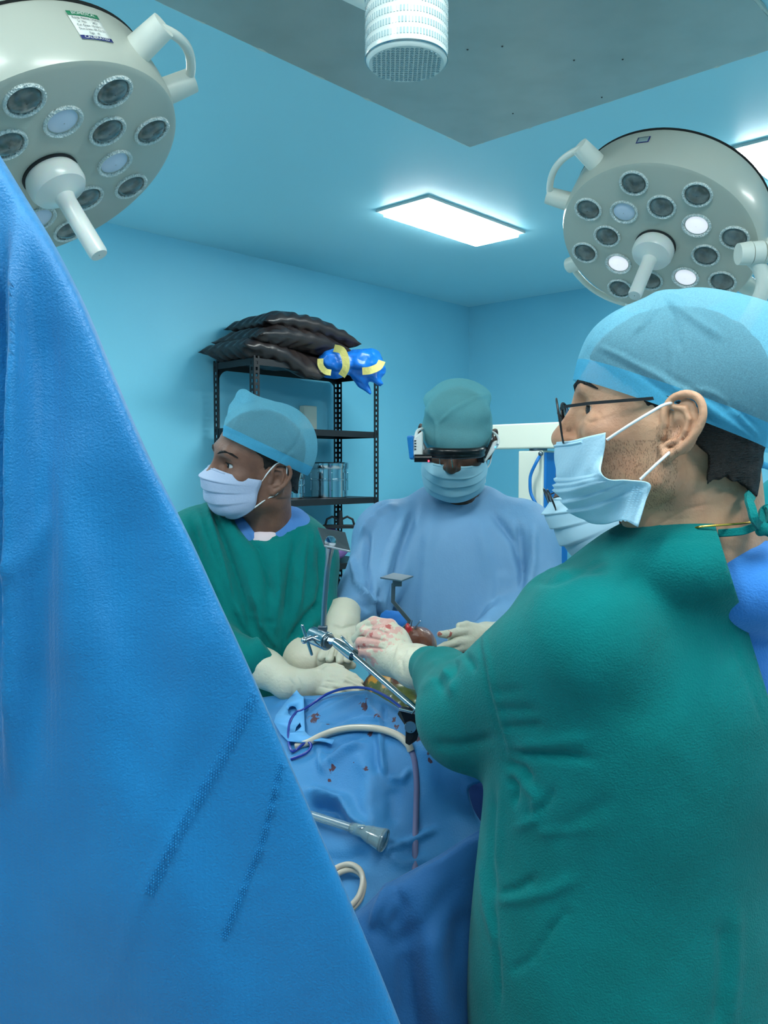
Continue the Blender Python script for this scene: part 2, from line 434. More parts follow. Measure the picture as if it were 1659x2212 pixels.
mb.build('screw_marks', m_spot, gp)
# second lighter ceiling strip along the panel's right side
mb = MB(ROOM); mb.box((s0+L_/2, t0+W_+.30, CEIL-.008), (L_, .36, .016)); st = mb.build('ceiling_strip', m_white, None, smooth=False)
tag(st, 'pale strip beside the grey ceiling panel at the top right', 'panel')

# ceiling panels with diffusers
m_em = mat('lit_diffuser', (0.9, .95, .93), 0.5, emit=(PANEL_COLOR, PANEL_STRENGTH))
m_frame = mat('light_frame', srgb(205, 212, 210), 0.4)
def panel_light(s, t, label, ls=.75, lt=.31):
    """s,t = the corner nearest the left wall and nearest the viewer"""
    c = ROOM @ Vector((s-ls/2, t+lt/2, CEIL))
    e = thing('ceiling_light', label, 'light', c, 'ceiling light panels')
    mb = MB(ROOM); w = .022
    for a, b, la, lb in ((s-ls/2, t+w/2, ls, w), (s-ls/2, t+lt-w/2, ls, w), (s-w/2, t+lt/2, w, lt-2*w), (s-ls+w/2, t+lt/2, w, lt-2*w)):
        mb.box((a, b, CEIL-.006), (la, lb, .012))
    mb.build('frame', m_frame, e, smooth=False, bevel=.002)
    mb = MB(ROOM); mb.box((s-ls/2, t+lt/2, CEIL-.016), (ls-2*w-.004, lt-2*w-.004, .030)); mb.build('diffuser', m_em, e, smooth=False, bevel=.003)  # dropped below its frame so that it throws a halo on the ceiling
    return e
q1 = rayz(812, 453, CEIL); q2 = rayz(1572, 318, CEIL)
s1_, t1_ = inv_rm(q1); s2_, t2_ = inv_rm(q2)
panel_light(s1_, t1_, 'glowing rectangular ceiling light above the surgeon with the headset')
panel_light(s2_, t2_, 'glowing ceiling light cut off by the right edge, above the right lamp head')
for i, (ds, dt, lb) in enumerate(((2.3, -.2, 'unseen ceiling light added behind the viewer on the left'), (2.6, 2.4, 'unseen ceiling light added straight above the viewer'), (4.0, .6, 'unseen ceiling light added a long way behind the viewer'), (.3, 3.1, 'unseen ceiling light added beyond the right edge of the picture'), (2.6, 3.7, 'unseen ceiling light added behind the viewer at the far right'), (3.6, 1.9, 'unseen ceiling light added well behind the viewer, to the right'))):  # panels out of view, added to brighten the people from the viewer's side
    panel_light(s1_+ds, t1_+dt, lb)

# ================================================================== SLOTTED RACK
def slotted_post(mb, x, y, z0, z1, dx, dy, w=.036, th=.003, pitch=.030):
    """L-shaped perforated angle, the corner at x,y; flanges towards dx and dy"""
    for (ux, uy) in ((dx, 0), (0, dy)):
        for f0, f1 in ((0, .30), (.68, 1.0)):
            c = ((f0+f1)/2*w, (f1-f0)*w)
            mb.box((x+ux*c[0] + (th/2 if ux == 0 else 0)*dx, y+uy*c[0] + (th/2 if uy == 0 else 0)*dy, (z0+z1)/2), (c[1] if ux else th, c[1] if uy else th, z1-z0))
        z = z0+.01
        while z < z1-.01:
            mb.box((x+ux*.49*w + (th/2 if ux == 0 else 0)*dx, y+uy*.49*w + (th/2 if uy == 0 else 0)*dy, z), (.38*w if ux else th, .38*w if uy else th, pitch*.45)); z += pitch
def rack(s0, s1, t0, t1, zs, ztop, label, group=None):
    e = thing('shelving_rack', label, 'rack', ROOM @ Vector(((s0+s1)/2, (t0+t1)/2, 0)), group)
    for (x, y, dx, dy) in ((s0, t0, -1, 1), (s0, t1, -1, -1), (s1, t0, 1, 1), (s1, t1, 1, -1)):
        mb = MB(ROOM); slotted_post(mb, x, y, 0, ztop, dx, dy); mb.build('post', m_black, e, smooth=False)
    for z in zs:
        mb = MB(ROOM); mb.box(((s0+s1)/2, (t0+t1)/2, z+.033), (s0-s1-.008, t1-t0-.008, .002))
        for y in (t0+.004, t1-.004): mb.box(((s0+s1)/2, y, z+.017), (s0-s1, .003, .034))
        for x in (s0-.004, s1+.004): mb.box((x, (t0+t1)/2, z+.017), (.003, t1-t0-.016, .034))
        mb.build('shelf', m_black, e, smooth=False)
    z = zs[0]
    for x, dx in ((s0, -1), (s1, 1)):
        mb = MB(ROOM)
        pts = [(x+dx*.03, t0+.008, z), (x+dx*.09, t0+.008, z)]+[(x+dx*(.03+.06*(1-math.sin(a))), t0+.008, z-.06*(1-math.cos(a))) for a in np.linspace(.2, PI/2, 6)]
        mb.slab(pts, (0, -.003, 0)); mb.build('corner_plate', m_black, e, smooth=False)
    return e
ZT = 2.115
rack(2.30, 1.39, .06, .40, [ZT, 1.772, 1.395, 1.03, .62, .15], ZT+.045, 'black slotted-angle shelving rack against the left wall, carrying bags and steel drums')
rp = P(1272, 1160, 5.0); rs, rt = inv_rm(rp)
rack(rs+.02, rs-.5, rt-.05, rt+.3, [rp.z-.05, .7, .15], rp.z, 'low black slotted rack barely seen below the hidden face mask on the right')

# bags on the rack
m_bag = mat('brown_black_plastic', srgb(38, 33, 34), 0.33, bump=[('noise', 9, 0.35, (1, 1, 3)), ('noise', 40, .12, (1, 1, 1))], var=(5, srgb(52, 44, 42), .45, .7))
def pillow(name, label, c, L, W, T, rz, seed, m, group, tilt=0, droop=None, power=.62):
    nu, nv = 60, 36; rs_ = np.random.RandomState(seed); vs = []; qs = []
    Rz = Matrix.Rotation(rz, 3, 'Z') @ Matrix.Rotation(tilt, 3, 'Y')
    for side in (1, -1):
        for i in range(nu+1):
            for j in range(nv+1):
                u = -1+2*i/nu; v = -1+2*j/nv
                pin = 1-.10*(1-u*u)*v*v*0 - .07*v*v*(abs(u)**2)*0
                x = u*L/2*(1-.05*(1-v*v)*0-.07*(1-(v*v))*(-1)*0); y = v*W/2*(1-.10*(1-u*u))
                x = u*L/2*(1-.06*(1-v*v)*1.0)
                h = max(0, (1-u**4)*(1-v**4))**power
                z = side*T/2*h*(1+.12*math.sin(u*7+seed)*math.cos(v*5+seed*2))
                cr = .010*math.sin(u*23+3*math.sin(v*6+seed))*math.exp(-((abs(v)-.85)/.25)**2)*h+.008*math.sin(v*19+2*math.sin(u*5+seed))*math.exp(-((abs(u)-.85)/.2)**2)
                z += cr
                p = Vector((x, y, z))
                if droop: p.z -= droop(u, v)
                vs.append(Vector(c)+Rz @ p)
        o = 0 if side == 1 else (nu+1)*(nv+1)
        for i in range(nu):
            for j in range(nv):
                a = o+i*(nv+1)+j; q = (a, a+nv+1, a+nv+2, a+1); qs.append(q if side == 1 else q[::-1])
    mb = MB(); mb.v = [tuple(v) for v in vs]; mb.f = qs
    me = mb.mesh(name); bm = bmesh.new(); bm.from_mesh(me); bmesh.ops.remove_doubles(bm, verts=bm.verts, dist=.0012); bm.to_mesh(me); bm.free()
    o = link(name, me, m); tag(o, label, 'bag', group); return o
RZ = math.atan2(AX.y, AX.x)
def RL(s, t, z): return ROOM @ Vector((s, t, z))
pillow('stuffed_bag', 'lowest dark brown plastic bag of the pile, sagging over the rack edge', RL(2.06, .25, ZT+.080), .66, .40, .12, RZ, 3, m_bag, 'dark bags piled on the rack', tilt=.02, droop=lambda u, v: .13*max(0, -v-.2)*math.exp(-((u-.5)/.5)**2))
pillow('stuffed_bag', 'middle dark brown plastic bag of the pile, creased and shiny', RL(1.97, .26, ZT+.165), .70, .39, .12, RZ+.05, 5, m_bag, 'dark bags piled on the rack', tilt=.03, droop=lambda u, v: .04*u*u)
pillow('stuffed_bag', 'topmost dark brown plastic bag, lying highest on the rack', RL(1.90, .25, ZT+.245), .66, .38, .115, RZ-.04, 9, m_bag, 'dark bags piled on the rack', tilt=.085, droop=lambda u, v: .05*u*u)
# blue bag with yellow tape
m_blueb = mat('blue_polythene', srgb(20, 110, 205), 0.3, bump=[('noise', 14, 0.7, (1, 1, 1)), ('vor', 24, 0.3, (1, 1, 1))])
lo = P(660, 880, 4.45)-V3(.05, .15, .05); hi = P(860, 720, 4.85)+V3(.05, .15, .05)
g = SDF(lo, hi, .008)
g.el(P(722, 785, 4.58), (.10, .09, .075), k=0).el(P(775, 782, 4.62), (.10, .09, .075), k=.03)
g.rc(P(800, 775, 4.65), P(815, 800, 4.65), .062, .05, .03).rc(P(795, 805, 4.62), P(822, 828, 4.62), .04, .02, .03).rc(P(770, 812, 4.62), P(800, 850, 4.62), .035, .012, .03)
me = g.mesh('blue_bag'); co = coords(me); no = normals(me); setco(me, co+no*(np.abs(wobble(co, 30, 4))*.020-.008)[:, None])
bb = link('plastic_bag', me, m_blueb); tag(bb, 'crumpled bright blue plastic bag with yellow tape, hanging off the rack top', 'bag')
m_tape = mat('yellow_tape', srgb(200, 190, 110), .55, bump=[('noise', 60, .4, (1, 1, 1))])
mb = MB()
for pts, w in (([(722, 752, 4.5), (738, 757, 4.478), (746, 775, 4.468), (747, 795, 4.468), (738, 812, 4.485)], .04), ([(692, 775, 4.485), (693, 790, 4.475), (703, 802, 4.475), (715, 805, 4.485)], .032), ([(783, 802, 4.54), (800, 800, 4.53), (818, 792, 4.54), (825, 780, 4.57)], .04)):
    mb = MB(); mb.ribbon(catmull(PX(pts), 5), w, .004, (-.1, -1, 0)); mb.build('tape_strip', m_tape, bb)
# steel drums
def drum(name, label, c, r, h, bands, group):
    e = thing(name, label, 'drum', c, group)
    prof = [(r*.96, 0), (r, .004), (r, .010)]
    for z in np.linspace(.03, h-.05, 6): prof.append((r, z))
    prof += [(r, h-.04)]
    MBx = MB(); MBx.lathe(prof, c, (0, 0, 1), 48); MBx.build('drum_body', m_steel, e)
    for b in bands:
        mb = MB(); mb.lathe([(r+.001, -.006), (r+.005, -.004), (r+.005, .004), (r+.001, .006)], Vector(c)+V3(0, 0, b*h), (0, 0, 1), 48); mb.build('band', m_steel, e)
    mb = MB(); mb.lathe([(r+.004, 0), (r+.006, .003), (r+.006, .030), (r+.002, .035), (r*.8, .038), (0.001, .038)], Vector(c)+V3(0, 0, h-.04), (0, 0, 1), 48); mb.build('lid', m_steel, e)
    for k in range(8):
        mb = MB(); a = 2*PI*k/8+.2; p = Vector(c)+V3(math.cos(a)*r, math.sin(a)*r, h*.45); mb.box(p, (.010, .010, h*.5), Matrix.Rotation(a, 3, 'Z')); mb.build('slide_strip', m_steel, e, smooth=False, bevel=.002)
    return e
zsh = 1.395+.034
drum('steel_drum', 'large polished steel drum on the rack shelf, between the two facing surgeons', RL(1.63, .235, zsh), .105, .205, (.5, .82), 'polished steel drums on the rack')
drum('steel_drum', 'smaller steel drum on the rack, half hidden behind the ear of the left surgeon', RL(1.93, .24, zsh), .075, .15, (.5,), 'polished steel drums on the rack')
# things lower on the rack
m_purple = mat('purple_cloth', srgb(150, 110, 175), .8, bump=[('noise', 14, .5, (1, 1, 1))])
lo = P(660, 1240, 4.4)-V3(.05, .1, .05); hi = P(780, 1120, 4.9)+V3(.05, .1, .05)
g = SDF(lo, hi, .01); c0 = RL(1.72, .22, 1.15); g.el(c0, (.19, .16, .10)); g.el(c0+V3(.06, 0, .03), (.10, .1, .09), k=.04)
me = g.mesh('purple'); co = coords(me); no = normals(me); setco(me, co+no*(wobble(co, 18, 2)*.008)[:, None])
tag(link('cloth_bundle', me, m_purple), 'purple cloth bundle low on the rack behind the square metal plate', 'cloth')
mb = MB(); c0 = P(735, 1135, 4.70)
for dx_ in (-.045, .04):
    mb.tube([c0+V3(dx_-.04, 0, 0), c0+V3(dx_-.03, 0, .035), c0+V3(dx_, 0, .05), c0+V3(dx_+.03, 0, .035), c0+V3(dx_+.04, 0, 0)], .007, 8)
mb.box(c0+V3(0, 0, -.006), (.2, .05, .02)); mb.cyl(c0+V3(0, 0, 0), c0+V3(0, 0, .085), .018, .012)
tag(mb.build('clamp', m_black, None, bevel=.003), 'black clamp with arched handles on the rack above the purple bundle', 'clamp')
# small cream box on the wall
mb = MB(ROOM); bq = P(634, 890, 4.9); bs, bt = inv_rm(P(634, 890, 5.05)); mb.box((bs, .024, bq.z-.03), (.1, .048, .14)); 
tag(mb.build('wall_box', m_offw, None, smooth=False, bevel=.006), 'small cream box on the wall just behind the crown of the left blue cap', 'box')

# ================================================================== WHITE AND BLUE MACHINE
d0 = 4.6
mc = P(1172, 1010, d0); ms, mt = inv_rm(mc); e = thing('xray_machine', 'white and blue machine with a pale beam across its top, behind the headset surgeon', 'machine', V3(mc.x, mc.y, 0))
ztop_ = P(1172, 973, d0).z
m_mblue = mat('machine_blue', srgb(20, 110, 185), .4)
mb = MB(ROOM); wB = .16; wA = .26
mb.box((ms-wA/2, mt-wB/2+.0, ztop_/2+.04), (wA, wB, ztop_-.08)); cab = mb.build('cabinet', m_offw, e, smooth=False, bevel=.008)
mb = MB(ROOM); mb.box((ms-wA/2-.004, mt+.006, ztop_/2+.04), (wA-.02, .016, ztop_-.10)); mb.build('side_panel', m_mblue, cab, smooth=False, bevel=.004)
mb = MB(ROOM); mb.box((ms-wA/2, mt-wB/2, .045), (wA+.15, wB+.2, .09)); mb.build('wheel_base', m_black, e, smooth=False, bevel=.02)
def onface(px, py): return P(px, py, 4.585)
mb = MB(); hp = catmull([P(1168, 982, 4.62), P(1160, 996, 4.58), P(1147, 1024, 4.60), P(1145, 1045, 4.60), P(1147, 1066, 4.60), P(1156, 1085, 4.58), P(1166, 1100, 4.62)], 4); mb.tube(hp, .009, 10); mb.build('handle', m_mblue, e)
for q in ((1168, 980, 4.60), (1164, 1098, 4.60)):
    mb = MB(); mb.sphere(P(*q), .014); mb.build('handle_mount', m_dksteel, e)
mb = MB(ROOM); mb.lathe([(.05, 0), (.05, .02), (.03, .03)], (ms-.05, mt-.06, ztop_), (0, 0, 1), 24); mb.build('pivot', m_dksteel, e)
bz0 = P(1140, 969, 4.7).z; bz1 = P(1140, 915, 4.7).z
mb = MB(ROOM); mb.box((ms-.05, mt-.155, (bz0+bz1)/2), (.12, .53, bz1-bz0)); beam = mb.build('beam', m_offw, e, smooth=False, bevel=.008)
mb = MB(ROOM); mb.box((ms-.05, mt+.112, (bz0+bz1)/2-.0), (.10, .006, bz1-bz0-.03)); mb.build('end_cover', m_white, beam, smooth=False, bevel=.003)
mb = MB(); a = P(1202, 1186, 4.55); mb.box(P(1203, 1200, 4.545), (.03, .003, .09), Matrix.Rotation(.8, 3, 'Z')); mb.build('yellow_sticker', m_tape, e, smooth=False)

# ================================================================== SURGICAL LAMPS
m_lensd = mat('lamp_reflector', srgb(104, 116, 116), 0.16, 0.0, coat=.5, var=(40, srgb(76, 84, 80), .4, .6)); m_glass = mat('clear_glass', (1, 1, 1), 0.03, trans=1.0, ior=1.3)
m_ring = mat('lens_ring', srgb(215, 226, 224), 0.3, bump=[('vor', 260, 0.6, (1, 1, 1))])
m_dull = mat('unlit_white_lens', srgb(205, 215, 232), .25); m_lit = mat('lit_lens', (.9, .88, .95), .3, emit=((1, .95, 1.0), .55))
m_hand = mat('translucent_handle', srgb(218, 222, 218), .28, sss=.3, coat=.3); m_dark = mat('dark_seam_and_shade', srgb(30, 34, 36), .7)
m_lampbody = mat('lamp_enamel', srgb(178, 183, 172), 0.33, coat=.25)
def lamp_dir(cx, cy, d, ratio, sx, sy):
    C = P(cx, cy, d); v = (C-V3(0, 0, CAM_Z)).normalized(); right = v.cross(V3(0, 0, 1)).normalized(); up = right.cross(v)
    return C, (-v*ratio+(right*sx-up*sy)*math.sqrt(1-ratio*ratio)).normalized()
def lamp_head(C, n, Rr, base_out, base_in, label, lit, handles, zs=1.0):
    e = thing('surgical_lamp', label, 'lamp', C)
    x = V3(0, 0, 1).cross(n).normalized(); y = n.cross(x)
    M = Matrix.Translation(C) @ Matrix((x, y, n)).transposed().to_4x4()
    T = .125
    mb = MB(M); mb.lathe([(.001, 0), (Rr*.94, 0), (Rr*.975, -.004), (Rr, -.020), (Rr*1.005, -.05), (Rr*1.0, -T*.86), (Rr*.975, -T*.93)], seg=96, cap=False); body = mb.build('lamp_housing', m_lampbody, e)
    mb = MB(M); mb.lathe([(Rr*.965, -T*.92), (Rr*.985, -T*.95), (Rr*.97, -T*1.0), (Rr*.85, -T*1.15), (Rr*.5, -T*1.3), (.001, -T*1.35)], seg=96, cap=False); mb.build('back_cover', m_lampbody, e)
    mb = MB(M); mb.lathe([(Rr*.97, -T*.935), (Rr*1.002, -T*.925), (Rr*.97, -T*.915)], seg=96, cap=False); mb.build('seam', m_dark, body)
    def lens(r, ang, kind, name_l):
        a = math.radians(ang); c = (r*math.cos(a), r*math.sin(a), 0.0)
        mb = MB(M); mb.lathe([(.0345, -.001), (.0345, .003), (.032, .005), (.0285, .003), (.0275, -.004)], c, (0, 0, 1), 40, cap=False); ring = mb.build('lens_ring', m_ring, e)
        mb = MB(M)
        if kind == 'dark':
            mb.lathe([(.0278, -.002), (.0262, .0012), (.020, .0042), (.010, .0062), (.001, .0068)], (c[0], c[1], .001), (0, 0, 1), 36, cap=False); mb.build('lens', m_lensd, ring)
        else:
            mb.lathe([(.0278, -.002), (.02, .0022), (.01, .0035), (.001, .004)], (c[0], c[1], .001), (0, 0, 1), 36, cap=False); mb.build('lens', m_lit if kind == 'lit' else m_dull, ring)
    for k in range(8): lens(.190*Rr/.245, base_out+45*k, 'dark', '')
    for k in range(4): lens(.122*Rr/.245, base_in+90*k, 'dark', '')
    for k in range(4): lens(.122*Rr/.245, base_in+45+90*k, 'lit' if k in lit else 'white', '')
    # dark ring under the handle paints the shade at its base
    mb = MB(M); mb.lathe([(.050, .0), (.0505, .003), (.049, .004)], (0, 0, 0), seg=48); mb.build('handle_base_shade', m_dark, e)
    mb = MB(M); mb.lathe([(.046, .003), (.050, .012), (.050, .030), (.046, .038), (.030, .043), (.018, .050), (.0165, .060), (.0165, .165), (.0145, .170), (.001, .170)], (0, 0, 0), seg=40, cap=False); mb.build('centre_handle', m_hand, e)
    for a0, a1 in handles:
        h = MB(M); sts = []
        rb = Rr+.062; mid = (a0+a1)/2
        for a in (a0, a1):
            r_ = math.radians(a); u = V3(math.cos(r_), math.sin(r_), 0)
            st = MB(M); sts.append(st); st.cyl(u*(Rr-.012)+V3(0, 0, -.055), u*(Rr+.058)+V3(0, 0, -.055), .024, .021, 24)
        pts = []
        for k in range(15):
            a = math.radians(a0+(a1-a0)*k/14); bulge = .014*math.sin(PI*k/14); pts.append(V3(math.cos(a), math.sin(a), 0)*(rb-.012+bulge)+V3(0, 0, -.055))
        h.tube(pts, .0085, 12); hb = h.build('side_handle', m_white, e); [q.build('handle_post', m_white, hb) for q in sts]
    return e, M
CR, nR = lamp_dir(1416, 530, 2.10, .70, -.38, .925)
eR, MR = lamp_head(CR, nR, .245, 83, 61, 'round white lamp head on the right with three lit lenses', (1, 2, 3), [(108, 143), (-170, -128), (-58, -28)])
CL, nL = lamp_dir(97, 368, 1.46, .53, .53, .85)
xL = V3(0, 0, 1).cross(nL).normalized(); CL = CL+xL*.015
eL, ML = lamp_head(CL, nL, .252, 65, 88, 'large round white lamp head at the top left with a calibration sticker', (), [(66, 97), (186, 217)])
# joint and arm of the right lamp
mb = MB(); mb.cyl(P(1594, 549, 1.93), P(1620, 547, 1.93), R(25, 1.93)*.9, R(25, 1.93)); mb.build('arm_joint', m_white, eR)
mb = MB(); mb.cyl(P(1622, 547, 1.93), P(1646, 545, 1.93), R(24, 1.93)); mb.build('arm_collar', m_white, eR)
mb = MB(); mb.tube(catmull([P(1648, 545, 1.93), P(1760, 542, 1.94), P(1880, 530, 2.0), P(1960, 420, 2.1), P(1965, 200, 2.15), rayz(1965, 200, CEIL)+V3(0, 0, -.0)], 8), R(23, 1.93)); mb.build('suspension_arm', m_white, eR)
mb = MB(); mb.tube(catmull([P(1625, 560, 1.94), P(1642, 580, 1.945), P(1650, 612, 1.95), P(1638, 650, 1.97), P(1610, 700, 2.02), P(1590, 735, 2.08)], 8), R(16, 1.95), 16); mb.build('yoke', m_white, eR)
mb = MB(); mb.tube(catmull([P(-90, 300, 1.5), P(-170, 220, 1.5), P(-230, 60, 1.45), P(-240, -160, 1.4), rayz(-240, -300, CEIL)], 8), .026, 16); mb.build('suspension_arm', m_white, eL)
mb = MB(); mb.lathe([(.09, 0), (.09, .03), (.05, .05)], rayz(-240, -300, CEIL), (0, 0, -1), 32); mb.build('ceiling_mount', m_white, eL)
# sticker on the left lamp: green head strip, rows of print, blue foot strip
def side_pt(M, Rr, ang, z, out=.0012):
    a = math.radians(ang); return M @ V3((Rr+out)*math.cos(a), (Rr+out)*math.sin(a), z)
def side_patch(M, Rr, a0, a1, z0, z1, m, name, parent, out):
    mb = MB(); rows = [[side_pt(M, Rr, a0+(a1-a0)*i/8, z0+(z1-z0)*j/2, out) for i in range(9)] for j in range(3)]; mb.grid(rows); return mb.build(name, m, parent, solid=.0003)
m_paper = mat('sticker_paper', srgb(225, 228, 222), .5); m_green = mat('sticker_green', srgb(20, 120, 80), .5); m_navy = mat('sticker_navy', srgb(28, 40, 110), .5); m_ink = mat('ink', srgb(40, 44, 60), .5)
SA0, SA1, SZ0, SZ1 = 127, 114, -.036, -.088
stk = side_patch(ML, .253, SA0, SA1, SZ0, SZ1, m_paper, 'calibration_sticker', eL, .001)
side_patch(ML, .253, SA0, SA1, -.080, SZ1, m_green, 'green_strip', stk, .0016)
side_patch(ML, .253, SA0, SA1, SZ0, -.043, m_navy, 'blue_strip', stk, .0016)
def text_mesh(name, body, size, m, parent, fn):
    cu = bpy.data.curves.new(name, 'FONT'); cu.body = body; cu.size = size; cu.align_x = 'CENTER'; cu.align_y = 'CENTER'; cu.resolution_u = 2
    tmp = bpy.data.objects.new(name, cu); COL.objects.link(tmp); dg = bpy.context.evaluated_depsgraph_get(); dg.update()
    me = bpy.data.meshes.new_from_object(tmp.evaluated_get(dg)); bpy.data.objects.remove(tmp)
    co = coords(me); setco(me, np.array([tuple(fn(c[0], c[1])) for c in co])); return link(name, me, m, parent, False)
am = (SA0+SA1)/2
def sfn(z0): return lambda x, y: side_pt(ML, .253, am-math.degrees(x/.253), z0-y, .0024)
text_mesh('sticker_lettering', 'CALIBRATED', .0078, m_paper, stk, sfn(-.0395))
text_mesh('sticker_lettering', 'BIOMEDICAL', .0075, m_paper, stk, sfn(-.084))
for k, tx in enumerate(('Equip. Name: LIGHT', 'Sr. No.   :  2021', 'Cal. Date: 10-03-21', 'Due Date: 09-03-22', 'Sign  : R')):
    text_mesh('sticker_lettering', tx, .0058, m_ink, stk, sfn(-.0755+.0069*k))
side_patch(MR, .246, 83, 76, -.065, -.085, m_navy, 'small_sticker', eR, .001)
side_patch(MR, .246, 82.3, 76.7, -.067, -.083, mat('sticker_grey', srgb(130, 150, 150), .5), 'sticker_face', eR, .0016)

# white suspension joint at the top
def dep(d): return d
jc = P(878, 140, 1.16); jr = R(85, 1.16)
e = thing('suspension_arm', 'white cylindrical arm joint with a ribbed clear end cap hanging at the top', 'arm', jc)
mb = MB(); mb.lathe([(jr*.99, .085), (jr*1.0, .088), (jr*1.0, .36), (jr*.9, .40), (.001, .40)], jc, (0, 0, 1), 64, cap=False); mb.build('joint_housing', m_white, e)
mb = MB(); mb.lathe([(.045, .38), (.045, CEIL-jc.z)], jc, (0, 0, 1), 32); mb.build('ceiling_column', m_white, e)
m_rib = mat('ribbed_clear_plastic', srgb(214, 224, 220), .18, coat=.5)
mb = MB(); mb.lathe([(.001, .0), (jr*.93, .0), (jr*1.0, .004), (jr*1.015, .010), (jr*1.01, .083), (jr*.97, .086)], jc, (0, 0, 1), 64, cap=False); capo = mb.build('end_cap', m_rib, e)
for zz in (.006, .0845):
    mb = MB(); mb.tube([jc+V3(math.cos(a)*jr*1.012, math.sin(a)*jr*1.012, zz) for a in np.linspace(0, 2*PI, 65)], .0012, 6); mb.build('rim_ring', m_steel, capo)
# small prisms moulded in the cap
mb = MB()
for j in range(5):
    for i in range(80):
        a = 2*PI*(i+.5*(j % 2))/80; c = jc+V3(math.cos(a)*jr*1.012, math.sin(a)*jr*1.012, .018+.014*j); mb.box(c, (.0016, .0020, .0075), Matrix.Rotation(a, 3, 'Z'))
q = .0062
for i in range(-9, 10):
    for j in range(-9, 10):
        x_, y_ = i*q, j*q
        if math.hypot(x_, y_) < jr*.9: mb.box(jc+V3(x_, y_, -.0006), (.0034, .0034, .0016), Matrix.Rotation(.6, 3, 'Z'))
mb.build('prism_pattern', mat('prism_shade', srgb(160, 182, 186), .2, coat=.4), capo, smooth=False)
mb = MB(); mb.tube([P(860, -25, 1.17), P(700, -95, 1.25), P(300, -320, 1.5)], R(62, 1.2), 32); mb.build('horizontal_arm', m_white, e)
# ================================================================== CLOTH AND SKIN MATERIALS
def skin_mat(name, col, col2, rough=.45):
    return mat(name, col, rough, spec=.45, sss=.08, bump=[('noise', 180, .12, (1, 1, 1)), ('noise', 700, .10, (1, 1, 1))], var=(26, col2, .38, .66))
m_skinA = skin_mat('skin_tan', srgb(206, 158, 126), srgb(188, 138, 110))
m_skinB = skin_mat('skin_dark_brown', srgb(128, 92, 76), srgb(106, 74, 62))
m_skinC = skin_mat('skin_deep_brown', srgb(100, 72, 60), srgb(84, 60, 50))
m_hair = mat('black_hair', srgb(22, 19, 18), .55, bump=[('noise', 90, 1.0, (1, 1, 6)), ('noise', 400, .8, (1, 1, 4))])
m_green = mat('green_cotton', srgb(0, 116, 116), .9, spec=.15, sheen=.08, bump=[('noise', 22, .22, (1, 1, 1)), ('noise', 420, .28, (1, 1, 1))], var=(14, srgb(0, 108, 107), .35, .65))
m_greenB = mat('green_cotton_soft', srgb(0, 112, 110), .9, spec=.15, sheen=.08, bump=[('noise', 18, .3, (3, 3, 1)), ('noise', 420, .2, (1, 1, 1))])
m_gownC = mat('light_blue_gown_fabric', srgb(108, 156, 196), .6, bump=[('noise', 12, .25, (2, 2, 1)), ('noise', 300, .1, (1, 1, 1))], var=(5, srgb(100, 148, 190), .4, .6))
m_scrub = mat('royal_blue_cotton', srgb(48, 125, 205), .85, sheen=.2, bump=[('noise', 20, .2, (1, 1, 1)), ('noise', 420, .25, (1, 1, 1))])
m_scrubB = mat('blue_cotton', srgb(70, 125, 190), .85, bump=[('noise', 30, .3, (1, 1, 1))])
m_pinkw = mat('pale_undershirt', srgb(225, 205, 210), .85)
m_cap = cap_mat('thin_blue_nonwoven', srgb(150, 222, 248), .46)
m_capD = cap_mat('thin_blue_nonwoven_dense', srgb(135, 214, 240), .52)
m_capC = cap_mat('teal_nonwoven', srgb(128, 202, 212), .72)
m_band = cap_mat('blue_nonwoven_band', srgb(95, 195, 238), .80)
m_mask = mat('mask_fabric_blue', srgb(178, 214, 232), .75, bump=[('noise', 300, .12, (1, 1, 1))], sss=.0)
m_maskW = mat('mask_fabric_pale', srgb(168, 184, 212), .75, bump=[('noise', 300, .12, (1, 1, 1))])
m_cord = mat('white_elastic', srgb(225, 228, 230), .7)
m_eye = mat('eye_white', srgb(205, 205, 205), .2); m_iris = mat('iris_brown', srgb(40, 26, 20), .15)
m_trou = mat('blue_trousers', srgb(40, 95, 160), .85); m_shoe = mat('dark_clogs', srgb(30, 36, 44), .5)

